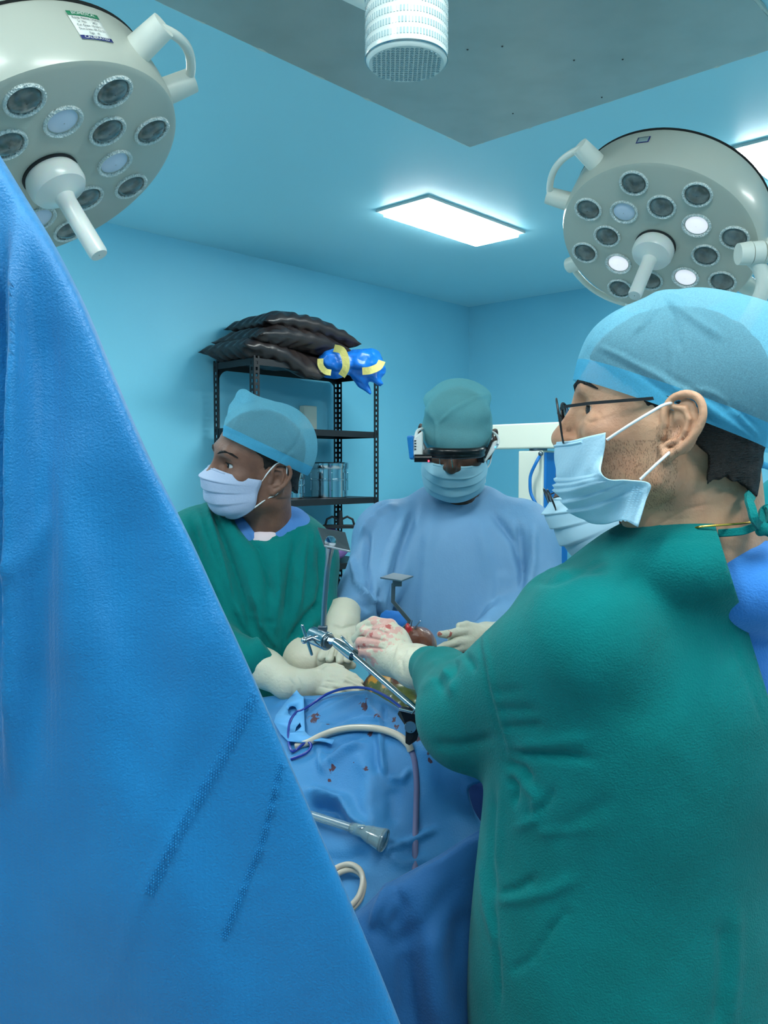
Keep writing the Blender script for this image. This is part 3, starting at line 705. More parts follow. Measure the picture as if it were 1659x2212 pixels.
# ================================================================== HEADS
def head_frame(O, f, u):
    f = Vector(f).normalized(); u = Vector(u); x = f.cross(u).normalized(); z = x.cross(f)
    return Matrix.Translation(O) @ Matrix((x, f, z)).transposed().to_4x4()
def head_sdf(H, s, vox, neck, ears=True, extra=None):
    Rm = H.to_3x3(); L = lambda x, y, z: H @ V3(x*s, y*s, z*s)
    pts = [L(x, y, z) for x in (-.11, .11) for y in (-.13, .15) for z in (-.13, .15)]+[neck[0], neck[1]]
    nr = max(neck[2], neck[3])
    lo = [min(p[i] for p in pts[:8]) for i in range(3)]; hi = [max(p[i] for p in pts[:8]) for i in range(3)]
    lo = [min(lo[i], neck[1][i]-nr-.01, neck[0][i]-nr-.01) for i in range(3)]; hi = [max(hi[i], neck[1][i]+nr+.01) for i in range(3)]
    g = SDF(lo, hi, vox)
    E = lambda c, r, k, op='u': g.el(L(*c), [q*s for q in r], Rm, k*s, op)
    C = lambda a, b, ra, rb, k, op='u': g.rc(L(*a), L(*b), ra*s, rb*s, k*s, op)
    E((0, 0, .045), (.077, .098, .088), 0)
    E((0, .042, 0), (.062, .060, .075), .02)
    E((0, .036, -.045), (.052, .052, .042), .02)
    E((0, .070, -.040), (.034, .034, .032), .015)
    for sx in (-1, 1):
        C((sx*.054, .006, -.050), (sx*.026, .062, -.080), .017, .016, .018); C((sx*.026, .062, -.080), (0, .074, -.083), .016, .017, .012)
        C((sx*.058, .010, .0), (sx*.054, .006, -.05), .018, .017, .02)
        E((sx*.045, .066, -.006), (.022, .022, .018), .02)
    C((-.030, .087, .043), (.030, .087, .043), .012, .012, .02)
    C((0, .094, .034), (0, .114, -.004), .0085, .0095, .012); C((0, .110, -.004), (0, .117, -.012), .011, .0125, .006)
    for sx in (-1, 1): E((sx*.013, .106, -.015), (.009, .011, .0085), .006); E((sx*.006, .110, -.025), (.0035, .006, .004), .003, 's')
    C((-.018, .102, -.043), (.018, .102, -.043), .007, .007, .006); C((-.016, .100, -.054), (.016, .100, -.054), .008, .008, .006)
    for sx in (-1, 1):
        E((sx*.033, .104, .022), (.020, .018, .013), .012, 's')
        E((sx*.032, .0755, .020), (.0152, .0152, .0145), .004)
        E((sx*.033, .0905, .0198), (.0168, .013, .0052), .002, 's')
        if ears:
            def ep(y, z, o=0.0):
                y2 = y-.14*z; return (sx*(.0765+.42*max(0, .004-y2)+o), y2, z)
            Re = Rm @ Matrix.Rotation(sx*.40, 3, 'Z')
            g.el(L(sx*.0815, -.012, .003), [.0035*s, .018*s, .030*s], Re, .003*s)
            hel = [(.006, .004), (.009, .018), (.004, .030), (-.008, .035), (-.021, .030), (-.028, .016), (-.027, .001), (-.021, -.012), (-.013, -.021)]
            hel = [(q.x, q.y) for q in catmull([V3(a_, b_, 0) for a_, b_ in hel], 4)]
            for i in range(len(hel)-1): C(ep(*hel[i], .0035), ep(*hel[i+1], .0035), .0037, .0037, .002)
            C(ep(-.013, -.021, .003), ep(-.003, -.029, .002), .0045, .0062, .003); C(ep(-.003, -.029, .002), ep(.004, -.019, .001), .0062, .004, .003)
            ah = [(.001, .022), (-.010, .020), (-.016, .010), (-.0155, -.002), (-.010, -.012), (.000, -.016)]
            for i in range(len(ah)-1): C(ep(*ah[i], .0025), ep(*ah[i+1], .0025), .0030, .0030, .002)
            C(ep(.007, .002, .002), ep(.006, -.007, .002), .0045, .004, .003)
            g.el(L(sx*.0885, -.004, .001), [.0105*s, .0075*s, .011*s], Re, .002*s, 's')
            g.el(L(sx*.0905, -.006, .027), [.0080*s, .0095*s, .0035*s], Re, .002*s, 's')
    g.rc(neck[0], neck[1], neck[2], neck[3], .03)
    if extra: extra(g)
    return g
def eyes(H, s, parent, look=(0, 1, 0)):
    lk = Vector(look).normalized()
    for sx in (-1, 1):
        c = V3(sx*.032, .0765, .020)
        mb = MB(H); mb.sphere(c*s, .0128*s, nu=24, nv=16); e = mb.build('eye', m_eye, parent)
        mb = MB(H); B = basis(lk); mb.lathe([(.0062*s, .0114*s), (.005*s, .0122*s), (.001*s, .0132*s)], c*s, lk, 20, cap=False); mb.build('iris', m_iris, e)
        mb = MB(H); up_ = [c+V3(.0158*math.sin(q)*sx, .0158*math.cos(q), .0044+.0012*math.cos(q)) for q in np.linspace(-.55, 1.05, 9)]; mb.tube([q*s for q in up_], [r_*s for r_ in (.0004, .0008, .001, .001, .001, .001, .0009, .0008, .0004)], 6); mb.build('eyelashes', m_hair, e)
def brows(H, s, parent):
    for sx in (-1, 1):
        mb = MB(H); mb.tube([V3(sx*x_*s, y_*s, z_*s) for x_, y_, z_ in ((.010, .1035, .041), (.022, .1030, .047), (.034, .0985, .050), (.047, .087, .047), (.055, .076, .041))], [.0015*s, .0026*s, .0028*s, .0022*s, .0008*s], 8); mb.build('eyebrow', m_hair, parent)
def hair_mesh(H, s, parent, vox=.004, nape=-.07, hr=.058, line=.007):
    Rm = H.to_3x3(); L = lambda x, y, z: H @ V3(x*s, y*s, z*s); O = H.translation
    g = SDF(O-V3(.15, .15, .15), O+V3(.15, .15, .2), vox)
    g.el(L(0, -.001, .046), [.0790*s, .1010*s, .0905*s], Rm, 0); g.rc(L(0, -.040, .0), L(0, -.040+(hr-.058), -.055), (hr-.006)*s, (hr-.003)*s, .02)
    Mi = np.array(H.inverted()); X = g.ax[0][:, None, None]; Y = g.ax[1][None, :, None]; Z = g.ax[2][None, None, :]
    ly = (Mi[1, 0]*X+Mi[1, 1]*Y+Mi[1, 2]*Z+Mi[1, 3])/s; lz = (Mi[2, 0]*X+Mi[2, 1]*Y+Mi[2, 2]*Z+Mi[2, 3])/s
    a = (ly*.62-(lz-.030)*.78)-line          # forehead to above the ear
    b = np.maximum(ly+.040, nape-lz+.003*np.sin(ly*190)+.002*np.sin(ly*510))
    c = np.maximum(np.maximum(ly-.026, -(ly-.004)), -.0-lz-.002)   # sideburn
    g.D = np.maximum(g.D, (np.minimum(np.minimum(a, b), c)*s).astype(np.float32))
    me = g.mesh('hair', 1); co = coords(me); no = normals(me); setco(me, co+no*(wobble(co, 300, 3)*.0012)[:, None])
    return link('hair', me, m_hair, parent)
def join_meshes(name, a, b):
    bm = bmesh.new(); bm.from_mesh(a); bm.from_mesh(b); me = bpy.data.meshes.new(name); bm.to_mesh(me); bm.free(); return me
def generic_mask(H, s, parent, m, jit=0, w=.070, flare=0.0, drop=0.0):
    L = lambda x, y, z: H @ V3(x*s, y*s-drop*.25, z*s-drop)
    cl = catmull([(0, .112, .008), (0, .134, -.012), (0, .128, -.034), (0, .120, -.058), (0, .106, -.084), (0, .072, -.106)], 8)
    n = len(cl); rows = []
    for i, c in enumerate(cl):
        v = i/(n-1); row = []
        for j in range(49):
            u = -1+j/24; a = abs(u); ze = -.004-.062*v; ye = .026+.012*v
            x = (w+.004*math.sin(v*3))*math.sin(u*PI/2); y = ye+(c.y-ye)*max(0, math.cos(u*PI/2))**.85; z = c.z+(ze-c.z)*a**1.7
            pl = ((v*4.2+.15) % 1.0); y += .0060*(pl-.5)*(1-a**3); z += .002*(1-a)*math.sin(pl*6.28)
            y += .0012*math.sin(u*9+jit+v*6); x *= 1+.02*math.sin(v*9+jit)*a
            row.append(L(x, y, z))
        rows.append(row)
    mb = MB(); mb.grid(rows); o = mb.build('face_mask', m, parent, solid=.0012, auto=False)
    mb = MB(); mb.tube([rows[1][j]+H.to_3x3() @ V3(0, .0012, 0) for j in range(14, 35)], .0016*s, 6); mb.build('nose_wire', m, o)
    for sx, j in ((-1, 0), (1, 48)):
        mb = MB(); mb.tube(catmull([rows[1][j], L(sx*.080, .012, .020), L(sx*.084, -.004, .036), L(sx*.088, -.022, .030), L(sx*.086, -.022, .0), L(sx*.084, -.008, -.030), L(sx*.076, .012, -.044), rows[-2][j]], 5), .0016*s, 8); mb.build('ear_loop', m_cord, o)
    return o
def cap_from(g, H, s, parent, mcap, plane_p, plane_n, band=.022, lines=(), noise=(), mband=None, name='surgical_cap'):
    me = g.mesh(name, 2); fold(me, list(lines), list(noise))
    pn = Vector(plane_n).normalized(); pp = Vector(plane_p)
    me2 = me.copy()
    bisect(me, pp+pn*band, -pn, True); bisect(me2, pp+pn*band, pn, True); bisect(me2, pp, -pn, True)
    c = link(name, me, mcap, parent); b = link('cap_band', me2, mband or m_band, c)
    return c
def lower_body(parent, hip, m=None, feet=.22, yaw=0):
    """trousers and clogs down to the floor"""
    g = SDF((hip.x-.35, hip.y-.3, .02), (hip.x+.35, hip.y+.3, hip.z+.12), .014)
    for sx in (-1, 1):
        g.chain([hip+V3(sx*.09, 0, 0), V3(hip.x+sx*.11, hip.y-.01, .5), V3(hip.x+sx*.12, hip.y+.02, .09)], [.105, .075, .06], .03)
    g.half((0, 0, .07), (0, 0, -1)); link('trousers', g.mesh('trousers'), m or m_trou, parent)
    for sx in (-1, 1):
        g = SDF((hip.x+sx*.12-.1, hip.y-.25, -.01), (hip.x+sx*.12+.1, hip.y+.15, .14), .007)
        g.rc(V3(hip.x+sx*.12, hip.y+.03, .055), V3(hip.x+sx*.12, hip.y-.14, .045), .05, .045, .0); g.half((0, 0, .002), (0, 0, -1))
        link('clog', g.mesh('clog'), m_shoe, parent)
GLOVE_F = .88
def glove_mesh(name, parent, chains, els, m, vox=.0016, k=.006, lines=(), noise=((60, .0006, 3),), cut=None, box=None):
    k = min(k, .005)
    chains = [[(p, r*(GLOVE_F if (c[0][1] < .0185 and i_ > 0) else 1)) for i_, (p, r) in enumerate(c)] for c in chains]
    allp = [p for c in chains for p, r in c]+[e[0] for e in els]
    mr = max([r for c in chains for p, r in c]+[max(e[1]) for e in els])+.012
    lo = [min(p[i] for p in allp)-mr for i in range(3)]; hi = [max(p[i] for p in allp)+mr for i in range(3)]
    g = SDF(lo, hi, vox)
    for e in els: g.el(e[0], e[1], e[2] if len(e) > 2 else None, .012)
    for ci, c in enumerate(chains):
        kk = .016 if c[0][1] > .02 else k
        for i in range(len(c)-1): g.rc(c[i][0], c[i+1][0], c[i][1], c[i+1][1], kk if i == 0 else (kk if c[0][1] > .02 else .003))
    if cut: g.half(*cut)
    me = g.mesh(name, 1); fold(me, list(lines), list(noise)); return link(name, me, m, parent)
def CH(lst, d0=None):
    """[(px,py,depth,r_px)] -> [(point, radius)]"""
    return [(P(a[0], a[1], a[2]), R(a[3], a[2])) for a in lst]
def gown_sdf(prims, vox=.007, lo=None, hi=None):
    ps = []
    for p in prims:
        if p[0] == 'rc': ps += [(P(*p[1][:3]), R(p[1][3], p[1][2])), (P(*p[2][:3]), R(p[2][3], p[2][2]))]
        elif p[0] == 'wrc': ps += [(p[1], p[3]), (p[2], p[4])]
        else: ps += [(p[1], max(p[2]))]
    L = [min(q[0][i]-q[1] for q in ps)-.03 for i in range(3)]; U = [max(q[0][i]+q[1] for q in ps)+.03 for i in range(3)]
    g = SDF(lo or L, hi or U, vox)
    for p in prims:
        if p[0] == 'rc': g.rc(P(*p[1][:3]), P(*p[2][:3]), R(p[1][3], p[1][2]), R(p[2][3], p[2][2]), p[3] if len(p) > 3 else .04)
        elif p[0] == 'wrc': g.rc(p[1], p[2], p[3], p[4], p[5])
        elif p[0] == 'el': g.el(p[1], p[2], None, p[3])
        elif p[0] == 'elR': g.el(p[1], p[2], p[4], p[3])
    return g

# ================================================================== SURGEON IN PROFILE (right foreground)
fA = Vector((-.945, .32, .05)).normalized(); sA = 1.06
earA = P(1447, 926, .905); xA = fA.cross(V3(0, 0, 1)).normalized(); OA = earA+xA*.078*sA
HA = head_frame(OA, fA, (0, 0, 1))
pA = thing('person', 'surgeon in the right foreground in profile, green gown, blue cap, glasses and crumpled mask', 'person', V3(.36, 1.02, 0))
neckA = (P(1490, 1010, 1.00), P(1518, 1200, 1.0), .062, .060)
def exA(g):
    g.rc(P(1490, 1060, .985), P(1470, 1200, .99), .05, .052, .04)       # muscle running forward
    g.rc(P(1430, 1050, 1.0), P(1455, 1150, 1.0), .038, .04, .04)      # under the jaw
    g.rc(P(1545, 1010, 1.01), P(1560, 1190, 1.02), .040, .045, .05)     # nape
gA = head_sdf(HA, sA, .0018, neckA, extra=exA)
capln_k = 1.9; hA = gA.mesh('body')
fold(hA, [([(1385, 1160), (1430, 1130), (1480, 1100), (1540, 1088)], -.0012, 3), ([(1380, 1150), (1400, 1120), (1440, 1085), (1470, 1070)], -.0009, 3), ([(1400, 1085), (1450, 1040), (1480, 1000)], -.0015, 9),
          ([(1300, 900), (1290, 890)], -.001, 5), ([(1262, 905), (1275, 912), (1290, 910)], -.0008, 3)])
gb = gown_sdf([('rc', (1520, 1180, 1.02, 110), (1420, 1500, 1.04, 190)), ('rc', (1420, 1500, 1.04, 190), (1400, 2300, 1.05, 230)), ('rc', (1290, 1370, .96, 100), (1060, 1530, 1.12, 70)), ('rc', (1060, 1530, 1.12, 70), (935, 1445, 1.33, 45))], .012)
bA = link('body', join_meshes('body', hA, gb.mesh('b')), m_skinA, pA)
eyes(HA, sA, bA, (-.50, 1, -.02)); brows(HA, sA, bA); hair_mesh(HA, sA, pA, .003, nape=-.050, hr=.064, line=.018)
# stubble is part of the skin's own pattern on the jaw: short dark hairs
mb = MB(HA); rs_ = np.random.RandomState(2)
cands = coords(hA); noA = normals(hA); HAi = HA.inverted(); cnt = 0
sel = []
for i in rs_.permutation(len(cands))[:60000]:
    l = HAi @ Vector(cands[i]); l /= sA
    if l.x < -.03 and -.085 < l.z < .004 and -.01 < l.y < .075 and (l.z < -.012-.5*(l.y-.02)*0 or l.y < .014):
        n_ = HAi.to_3x3() @ Vector(noA[i])
        if n_.x < -.25: sel.append((l*sA, n_)); 
    if len(sel) > 1500: break
for l, n_ in sel:
    t_ = V3(0, -.35+rs_.rand()*.3, -.9); t_ = (t_-n_*t_.dot(n_)).normalized(); L_ = .0012+.0016*rs_.rand(); sd = t_.cross(n_)*.00013
    a = l+n_*.0001; b = a+t_*L_+n_*.0004; mb.add([a-sd, a+sd, b+sd*.4, b-sd*.4, a+n_*.0002], [(0, 1, 2, 3), (0, 4, 3), (1, 4, 2)])
st = mb.build('stubble', mat('stubble_hair', srgb(52, 40, 34), .7), bA, auto=False); tag(st, kind='stuff')
# cap
g = SDF(P(1180, 1060, .78)-V3(.0, 0, 0), P(1830, 560, 1.2), .0035)
dirR = Vector((.923, 0, -.385))
RA = Matrix((Vector((.88, -.28, -.385)).normalized(), Vector((.30, .955, 0)).normalized(), Vector((.35, -.11, .93)).normalized())).transposed()
g.el(P(1446, 870, .987), (.114, .091, .112), RA); g.el(P(1500, 790, .985), (.098, .088, .088), RA, .03); g.el(P(1372, 775, .985), (.056, .066, .050), RA, .03); g.el(P(1610, 835, .99), (.078, .092, .092), RA, .04)
pk = P(1432, 640, .95)
g.rc(P(1434, 650, .97), P(1434, 660, .97), R(14, .97), R(22, .97), .02)
rimp = P(1445, 893, .985)
capln = [([(1434, 640), (1400, 690), (1370, 720)], .0022, 5), ([(1434, 640), (1460, 700), (1470, 760)], -.0018, 6), ([(1434, 640), (1500, 690), (1560, 730)], .0022, 8), ([(1434, 640), (1350, 665), (1290, 720), (1260, 770)], .0016, 5),
         ([(1290, 748), (1340, 770), (1420, 815), (1500, 868), (1600, 940)], .0022, 4), ([(1390, 790), (1470, 835), (1560, 900), (1640, 960)], .0026, 5), ([(1410, 800), (1500, 845), (1600, 890), (1659, 935)], -.0018, 6), ([(1300, 760), (1380, 805), (1460, 860)], -.0014, 6),
         ([(1470, 835), (1540, 850), (1600, 900), (1650, 960)], .002, 4), ([(1445, 650), (1449, 760), (1452, 830)], .0010, 4)]
nA = Vector((.385*.955, .0, .923)); nA = RA @ V3(0, 0, 1)
cA = cap_from(g, HA, sA, pA, m_cap, P(1438, 893, .985)+V3(0, 0, 0), nA, .024, [(a_, b_*1.9, c_) for a_, b_, c_ in capln], ((22, .0016, 5), (60, .0007, 8)))
# the gathered hem at the nape
mb = MB(); pts = catmull(PX([(1600, 978, .925), (1625, 992, .94), (1648, 1004, .965), (1662, 1008, .99)]), 8)
rs2 = [R(6+2.5*math.sin(i*1.9), .92) for i in range(len(pts))]; mb.tube(pts, rs2, 10); mb.build('gathered_hem', m_band, cA)
# glasses
gl = MB(HA); frame_o = None
def lens_ring(sx, off):
    pts = []
    for k in range(33):
        a = 2*PI*k/32; cx_ = .0245*abs(math.cos(a))**.85*math.copysign(1, math.cos(a)); cz_ = .0245*abs(math.sin(a))**.85*math.copysign(1, math.sin(a))
        pts.append(V3(sx*(.034+cx_), .1165-.0*cx_+(.0+.22*cz_*-.0)-.10*(cx_ if sx > 0 else cx_)*1.0+.22*cz_, .0065+cz_)*sA)
    return pts
ga = None
for sx in (-1, 1):
    pts = lens_ring(sx, 0); mb = MB(HA); mb.tube(pts, .0011, 8, cap=False); r0 = mb.build('frame_rim', m_black, pA if ga is None else ga)
    if ga is None: ga = r0; r0.name = 'glasses'
    c = sum(pts[:-1], V3(0, 0, 0))/32; mb = MB(HA); mb.add([c]+pts[:-1], [(0, 1+k, 1+(k+1) % 32) for k in range(32)]); mb.build('lens', m_glass, ga, solid=.0012)
    mb = MB(HA); h = pts[16] if sx < 0 else pts[0]
    hx = sx*.0595*sA
    mb.ribbon([V3(hx, .1135*sA, .018*sA), V3(sx*.071*sA, .108*sA, .020*sA), V3(sx*.077*sA, .08*sA, .024*sA), V3(sx*.080*sA, .04*sA, .028*sA), V3(sx*.0815*sA, .005*sA, .0315*sA), V3(sx*.0815*sA, -.012*sA, .024*sA)], .0034, .0014, (1, 0, 0)); mb.build('temple', m_black, ga)
    mb = MB(HA); mb.tube([V3(sx*.010, .1215, .008)*sA, V3(sx*.010, .113, .004)*sA, V3(sx*.0105, .109, .0)*sA], .0007, 6); mb.sphere(V3(sx*.0115, .1085, -.003)*sA, (.0022, .003, .0055)); mb.build('nose_pad', m_glass, ga)
mb = MB(HA); mb.tube([V3(-.011, .1205, .014)*sA, V3(0, .1235, .017)*sA, V3(.011, .1205, .014)*sA], .0011, 8); mb.build('bridge', m_black, ga)
# crumpled mask
rowsA = [[(1213, 957), (1240, 953), (1275, 944), (1310, 936)], [(1211, 985), (1240, 980), (1275, 976), (1309, 962)], [(1212, 1012), (1242, 1010), (1275, 1006), (1303, 992)], [(1217, 1034), (1245, 1032), (1275, 1027), (1301, 1020)],
         [(1226, 1056), (1252, 1052), (1285, 1042), (1318, 1036)], [(1240, 1078), (1270, 1070), (1312, 1056), (1358, 1037)], [(1256, 1096), (1290, 1088), (1342, 1068), (1404, 1045)], [(1272, 1110), (1306, 1108), (1352, 1095), (1393, 1085)], [(1288, 1117), (1318, 1124), (1348, 1120), (1378, 1136)]]
def maskA_grid():
    mid = [P(x, y, 1.030 if i < 5 else 1.025) for i, (x, y) in enumerate([r[0] for r in rowsA])]
    out = []; n = len(rowsA)
    for i, r in enumerate(rowsA):
        n1 = [P(r[1][0], r[1][1], .965), P(r[2][0], r[2][1], .918 if i > 3 else .93), P(r[3][0], r[3][1], .912 if i < 3 else .898)]
        # far side mirrored in the plane of symmetry of the head
        pn = xA; m = mid[i]
        far = [p+pn*2*((m-p).dot(pn)) for p in n1]
        out.append(far[::-1]+[m+fA*.004]+n1)
    return out
ctrl = maskA_grid()
cols = [catmull(list(c), 7) for c in zip(*ctrl)]            # along v
rows = [catmull([cols[j][i] for j in range(7)], 6) for i in range(len(cols[0]))]
nr = len(rows); nc = len(rows[0]); pleat = []
for i in range(nr):
    v = i/(nr-1)*8; out = []
    for j in range(nc):
        u = abs(j/(nc-1)*2-1); p = rows[i][j]
        c0 = (OA+fA*.03*sA+V3(0, 0, -.05)); o_ = (p-c0); o_.z *= .6; o_.normalize()
        saw = 0
        for q0 in (3.0, 4.0, 5.0, 6.0):
            t = v-q0-(.1*math.sin(u*3))
            if 0 <= t < 1.0: saw = (.0045*(1-t)**1.6)*(1-u**4)
        p = p+o_*(.003+.007*(v > 3.5)*(1-u)+saw+.0011*math.sin(u*14+v*2.2)*min(1, v/2)+.0014*math.sin(v*3.1+j*.8)*u*(v > 4))
        out.append(p)
    pleat.append(out)
mb = MB(); mb.grid(pleat); mk = mb.build('face_mask', m_mask, pA, solid=.0012, auto=False)
mb = MB(); mb.tube([pleat[2][j]+fA*.0008 for j in range(8, nc-8)], .0016, 6); mb.build('nose_wire', m_mask, mk)
LA = lambda x, y, z: HA @ V3(x*sA, y*sA, z*sA)
mb = MB(); mb.tube(catmull([P(1311, 950, .907), P(1360, 918, .895), P(1410, 888, .888), P(1436, 874, .892), P(1470, 868, .915)], 6), .0017, 10); mb.build('ear_loop', m_cord, mk)
mb = MB(); mb.tube(catmull([P(1383, 1036, .895), P(1408, 1012, .892), P(1432, 990, .892), P(1450, 975, .90), P(1475, 960, .92)], 6), .0017, 10); mb.build('ear_loop', m_cord, mk)
mb = MB()
for r_ in (.925, .945, .965):      # stitched dots at the loose side of the mask
    for k in range(14):
        a = pleat[int(nr*.72)+min(k, nr-int(nr*.72)-1)][int((nc-1)*r_)] if False else None
for k in range(16):
    for q in (0, 1, 2):
        x_ = 1388-k*1.9-q*9; y_ = 1052+k*4.9
        mb.box(P(x_, y_, .8965), (.0022, .0008, .0007))
tag(mb.build('stitch_dots', mat('stitch_shade', srgb(140, 185, 208), .8), mk, smooth=False), kind='stuff')

# gown
gownA = [('rc', (1420, 1320, 1.00, 105), (1340, 1480, 1.02, 190), .06), ('el', P(1486, 1218, .985), (.086, .092, .058), .02),
         ('elR', P(1400, 1540, 1.05), (.185, .150, .20), .05, Matrix.Rotation(.15, 3, 'Z')),
         ('el', P(1355, 2180, 1.07), (.212, .165, .62), .08),
         ('rc', (1560, 1260, 1.02, 90), (1440, 1250, 1.0, 66), .04),
         ('rc', (1275, 1385, .97, 160), (1015, 1548, 1.13, 110), .03),
         ('rc', (1015, 1545, 1.13, 112), (955, 1462, 1.27, 62), .03),
         ('rc', (960, 1470, 1.27, 58), (925, 1440, 1.34, 44), .02),
         ('rc', (1200, 1305, 1.02, 60), (1340, 1255, 1.02, 60), .03),
         ('rc', (1640, 1330, 1.10, 120), (1560, 1280, 1.06, 110), .05)]
g = gown_sdf(gownA, .0055, lo=(-.05+.0, .72, .42), hi=(.66, 1.46, 1.60))
# hollow for the neck and front shoulder hem
g.half(P(1000, 1000, 1)-V3(0, 0, 0)+V3(0, 0, -1.3), (0, 0, -1))
me = g.mesh('gown', 2)
seam = [([(1050, 1325), (1042, 1370), (1040, 1400), (1052, 1440), (1060, 1490), (1078, 1560), (1094, 1610), (1090, 1662)], -.0022, 3.5), ([(1058, 1325), (1050, 1380), (1064, 1460), (1088, 1560), (1100, 1620)], .0022, 6)]
lA = seam+[([(1070, 1490), (1100, 1491), (1135, 1485)], -.003, 6), ([(1075, 1530), (1120, 1531), (1165, 1527)], -.003, 7), ([(1085, 1570), (1130, 1568), (1180, 1564)], -.0035, 8), ([(930, 1608), (990, 1612), (1075, 1590)], -.004, 12),
  ([(1095, 1628), (1180, 1630), (1290, 1638)], -.006, 9), ([(1110, 1612), (1190, 1604), (1280, 1590)], .004, 14), ([(1092, 1648), (1130, 1660), (1150, 1690)], -.008, 9),
  ([(945, 1420), (985, 1435), (975, 1480)], -.006, 8), ([(925, 1440), (960, 1425), (1000, 1415)], .005, 7), ([(905, 1490), (930, 1470), (985, 1450)], .004, 8), ([(960, 1440), (980, 1470), (978, 1500)], .005, 8), ([(1000, 1412), (1020, 1430), (1030, 1450)], -.005, 7), ([(915, 1455), (945, 1460), (960, 1500)], -.004, 8),
  ([(1150, 1245), (1175, 1230), (1205, 1240), (1250, 1228)], .005, 8), ([(1140, 1262), (1200, 1262), (1260, 1240), (1310, 1238)], -.004, 7), ([(1210, 1225), (1240, 1238), (1300, 1220)], -.004, 6),
  ([(1072, 1700), (1066, 1780), (1062, 1870), (1070, 1960)], -.006, 9), ([(1085, 1690), (1080, 1780), (1075, 1880)], .004, 10), ([(1100, 1680), (1115, 1700), (1112, 1740)], -.008, 7), ([(1130, 1690), (1160, 1720), (1155, 1770), (1110, 1790)], .005, 9), ([(1140, 1760), (1180, 1740), (1200, 1700)], -.004, 9),
  ([(1080, 1930), (1120, 1920), (1165, 1890)], -.005, 7), ([(1070, 1945), (1130, 1940), (1200, 1920), (1250, 1890)], .0045, 12), ([(1100, 2100), (1150, 2070), (1200, 2000)], -.004, 8), ([(1180, 2020), (1230, 1960)], -.004, 7), ([(1065, 1950), (1075, 2050), (1080, 2180)], -.005, 6), ([(1035, 1850), (1050, 1960), (1080, 2060)], .004, 8),
  ([(1190, 1820), (1250, 1770), (1330, 1720)], -.003, 20), ([(1160, 1800), (1230, 1795), (1280, 1780)], .003, 10),
  ([(1560, 1990), (1565, 2100), (1550, 2230)], -.005, 14), ([(1590, 1950), (1590, 2080), (1580, 2230)], .004, 14),
  ([(1385, 1180), (1440, 1172), (1500, 1168), (1551, 1172)], -.0016, 2.5), ([(1555, 1330), (1600, 1440), (1650, 1570)], -.002, 4), ([(1500, 1250), (1540, 1350), (1590, 1450)], -.002, 20)]
fold(me, lA, ((9, .0045, 11), (24, .0016, 12)))
# the back opening, with the edge of the gown running down to the right
pa, pb = P(1553, 1160, .93), P(1662, 1512, .90); cutn = (pa-V3(0, 0, CAM_Z)).cross(pb-V3(0, 0, CAM_Z)).normalized()
if cutn.x < 0: cutn = -cutn
bisect(me, pa, cutn, True)
gwn = link('gown', me, m_green, pA)
md = gwn.modifiers.new('cloth', 'SOLIDIFY'); md.thickness = .0025; md.offset = -1
# hem stitched along the opening
mb = MB(); 
# blue scrubs under the gown
g = gown_sdf([('elR', P(1440, 1540, 1.055), (.17, .130, .19), .05, Matrix.Rotation(.15, 3, 'Z')), ('el', P(1440, 1900, 1.10), (.16, .13, .45), .06), ('rc', (1640, 1340, 1.09, 125), (1560, 1320, 1.06, 108), .05), ('el', P(1600, 1262, 1.0), (.10, .098, .060), .03)], .007, lo=(.15, .75, .5), hi=(.75, 1.35, 1.56))
me = g.mesh('scrub_shirt', 1); bisect(me, P(1560, 1166, .93), Vector((0.06, 0, 1)).normalized(), True); fold(me, [([(1560, 1185), (1600, 1180), (1659, 1174)], -.0015, 3)], ((10, .003, 4),)); link('scrub_shirt', me, m_scrub, pA)
# ties at the neck
mb = MB(); mb.ribbon(catmull(PX([(1552, 1152, .925), (1580, 1150, .915), (1605, 1147, .912), (1630, 1138, .918), (1650, 1135, .93)]), 6), R(17, .92), .004, (.2, -1, .2))
tie = mb.build('neck_tie', m_green, pA, bevel=.0008)
mb = MB(); mb.ribbon(catmull(PX([(1645, 1142, .915), (1630, 1122, .90), (1624, 1100, .905), (1618, 1080, .915), (1622, 1068, .925)]), 6), [R(q, .91) for q in ([18]*20+[24]*5)[:25]], .004, (.1, -1, .1)); mb.build('tie_end', m_green, tie)
mb = MB(); mb.ribbon(catmull(PX([(1650, 1150, .92), (1665, 1120, .91), (1660, 1098, .92), (1648, 1104, .925), (1645, 1130, .915)]), 6), R(15, .91), .005, (0, -1, .2)); mb.build('tie_loop', m_green, tie)
lo = P(1630, 1160, .90)-V3(.01, .02, .01); hi = P(1690, 1110, .94)+V3(.01, .02, .01); g = SDF(lo, hi, .002); g.rc(P(1642, 1148, .912), P(1662, 1132, .915), R(11, .91), R(13, .91)).rc(P(1640, 1135, .91), P(1665, 1155, .91), R(7, .91), R(8, .91), .004); link('tie_knot', g.mesh('k'), m_green, tie)
mb = MB(); mb.tube(catmull(PX([(1500, 1141, .925), (1516, 1137.5, .918), (1560, 1134, .915), (1600, 1131, .92), (1640, 1126, .935)]), 6), .0013, 8); mb.build('necklace', mat('gold', srgb(205, 170, 80), .25, 1.0), pA)
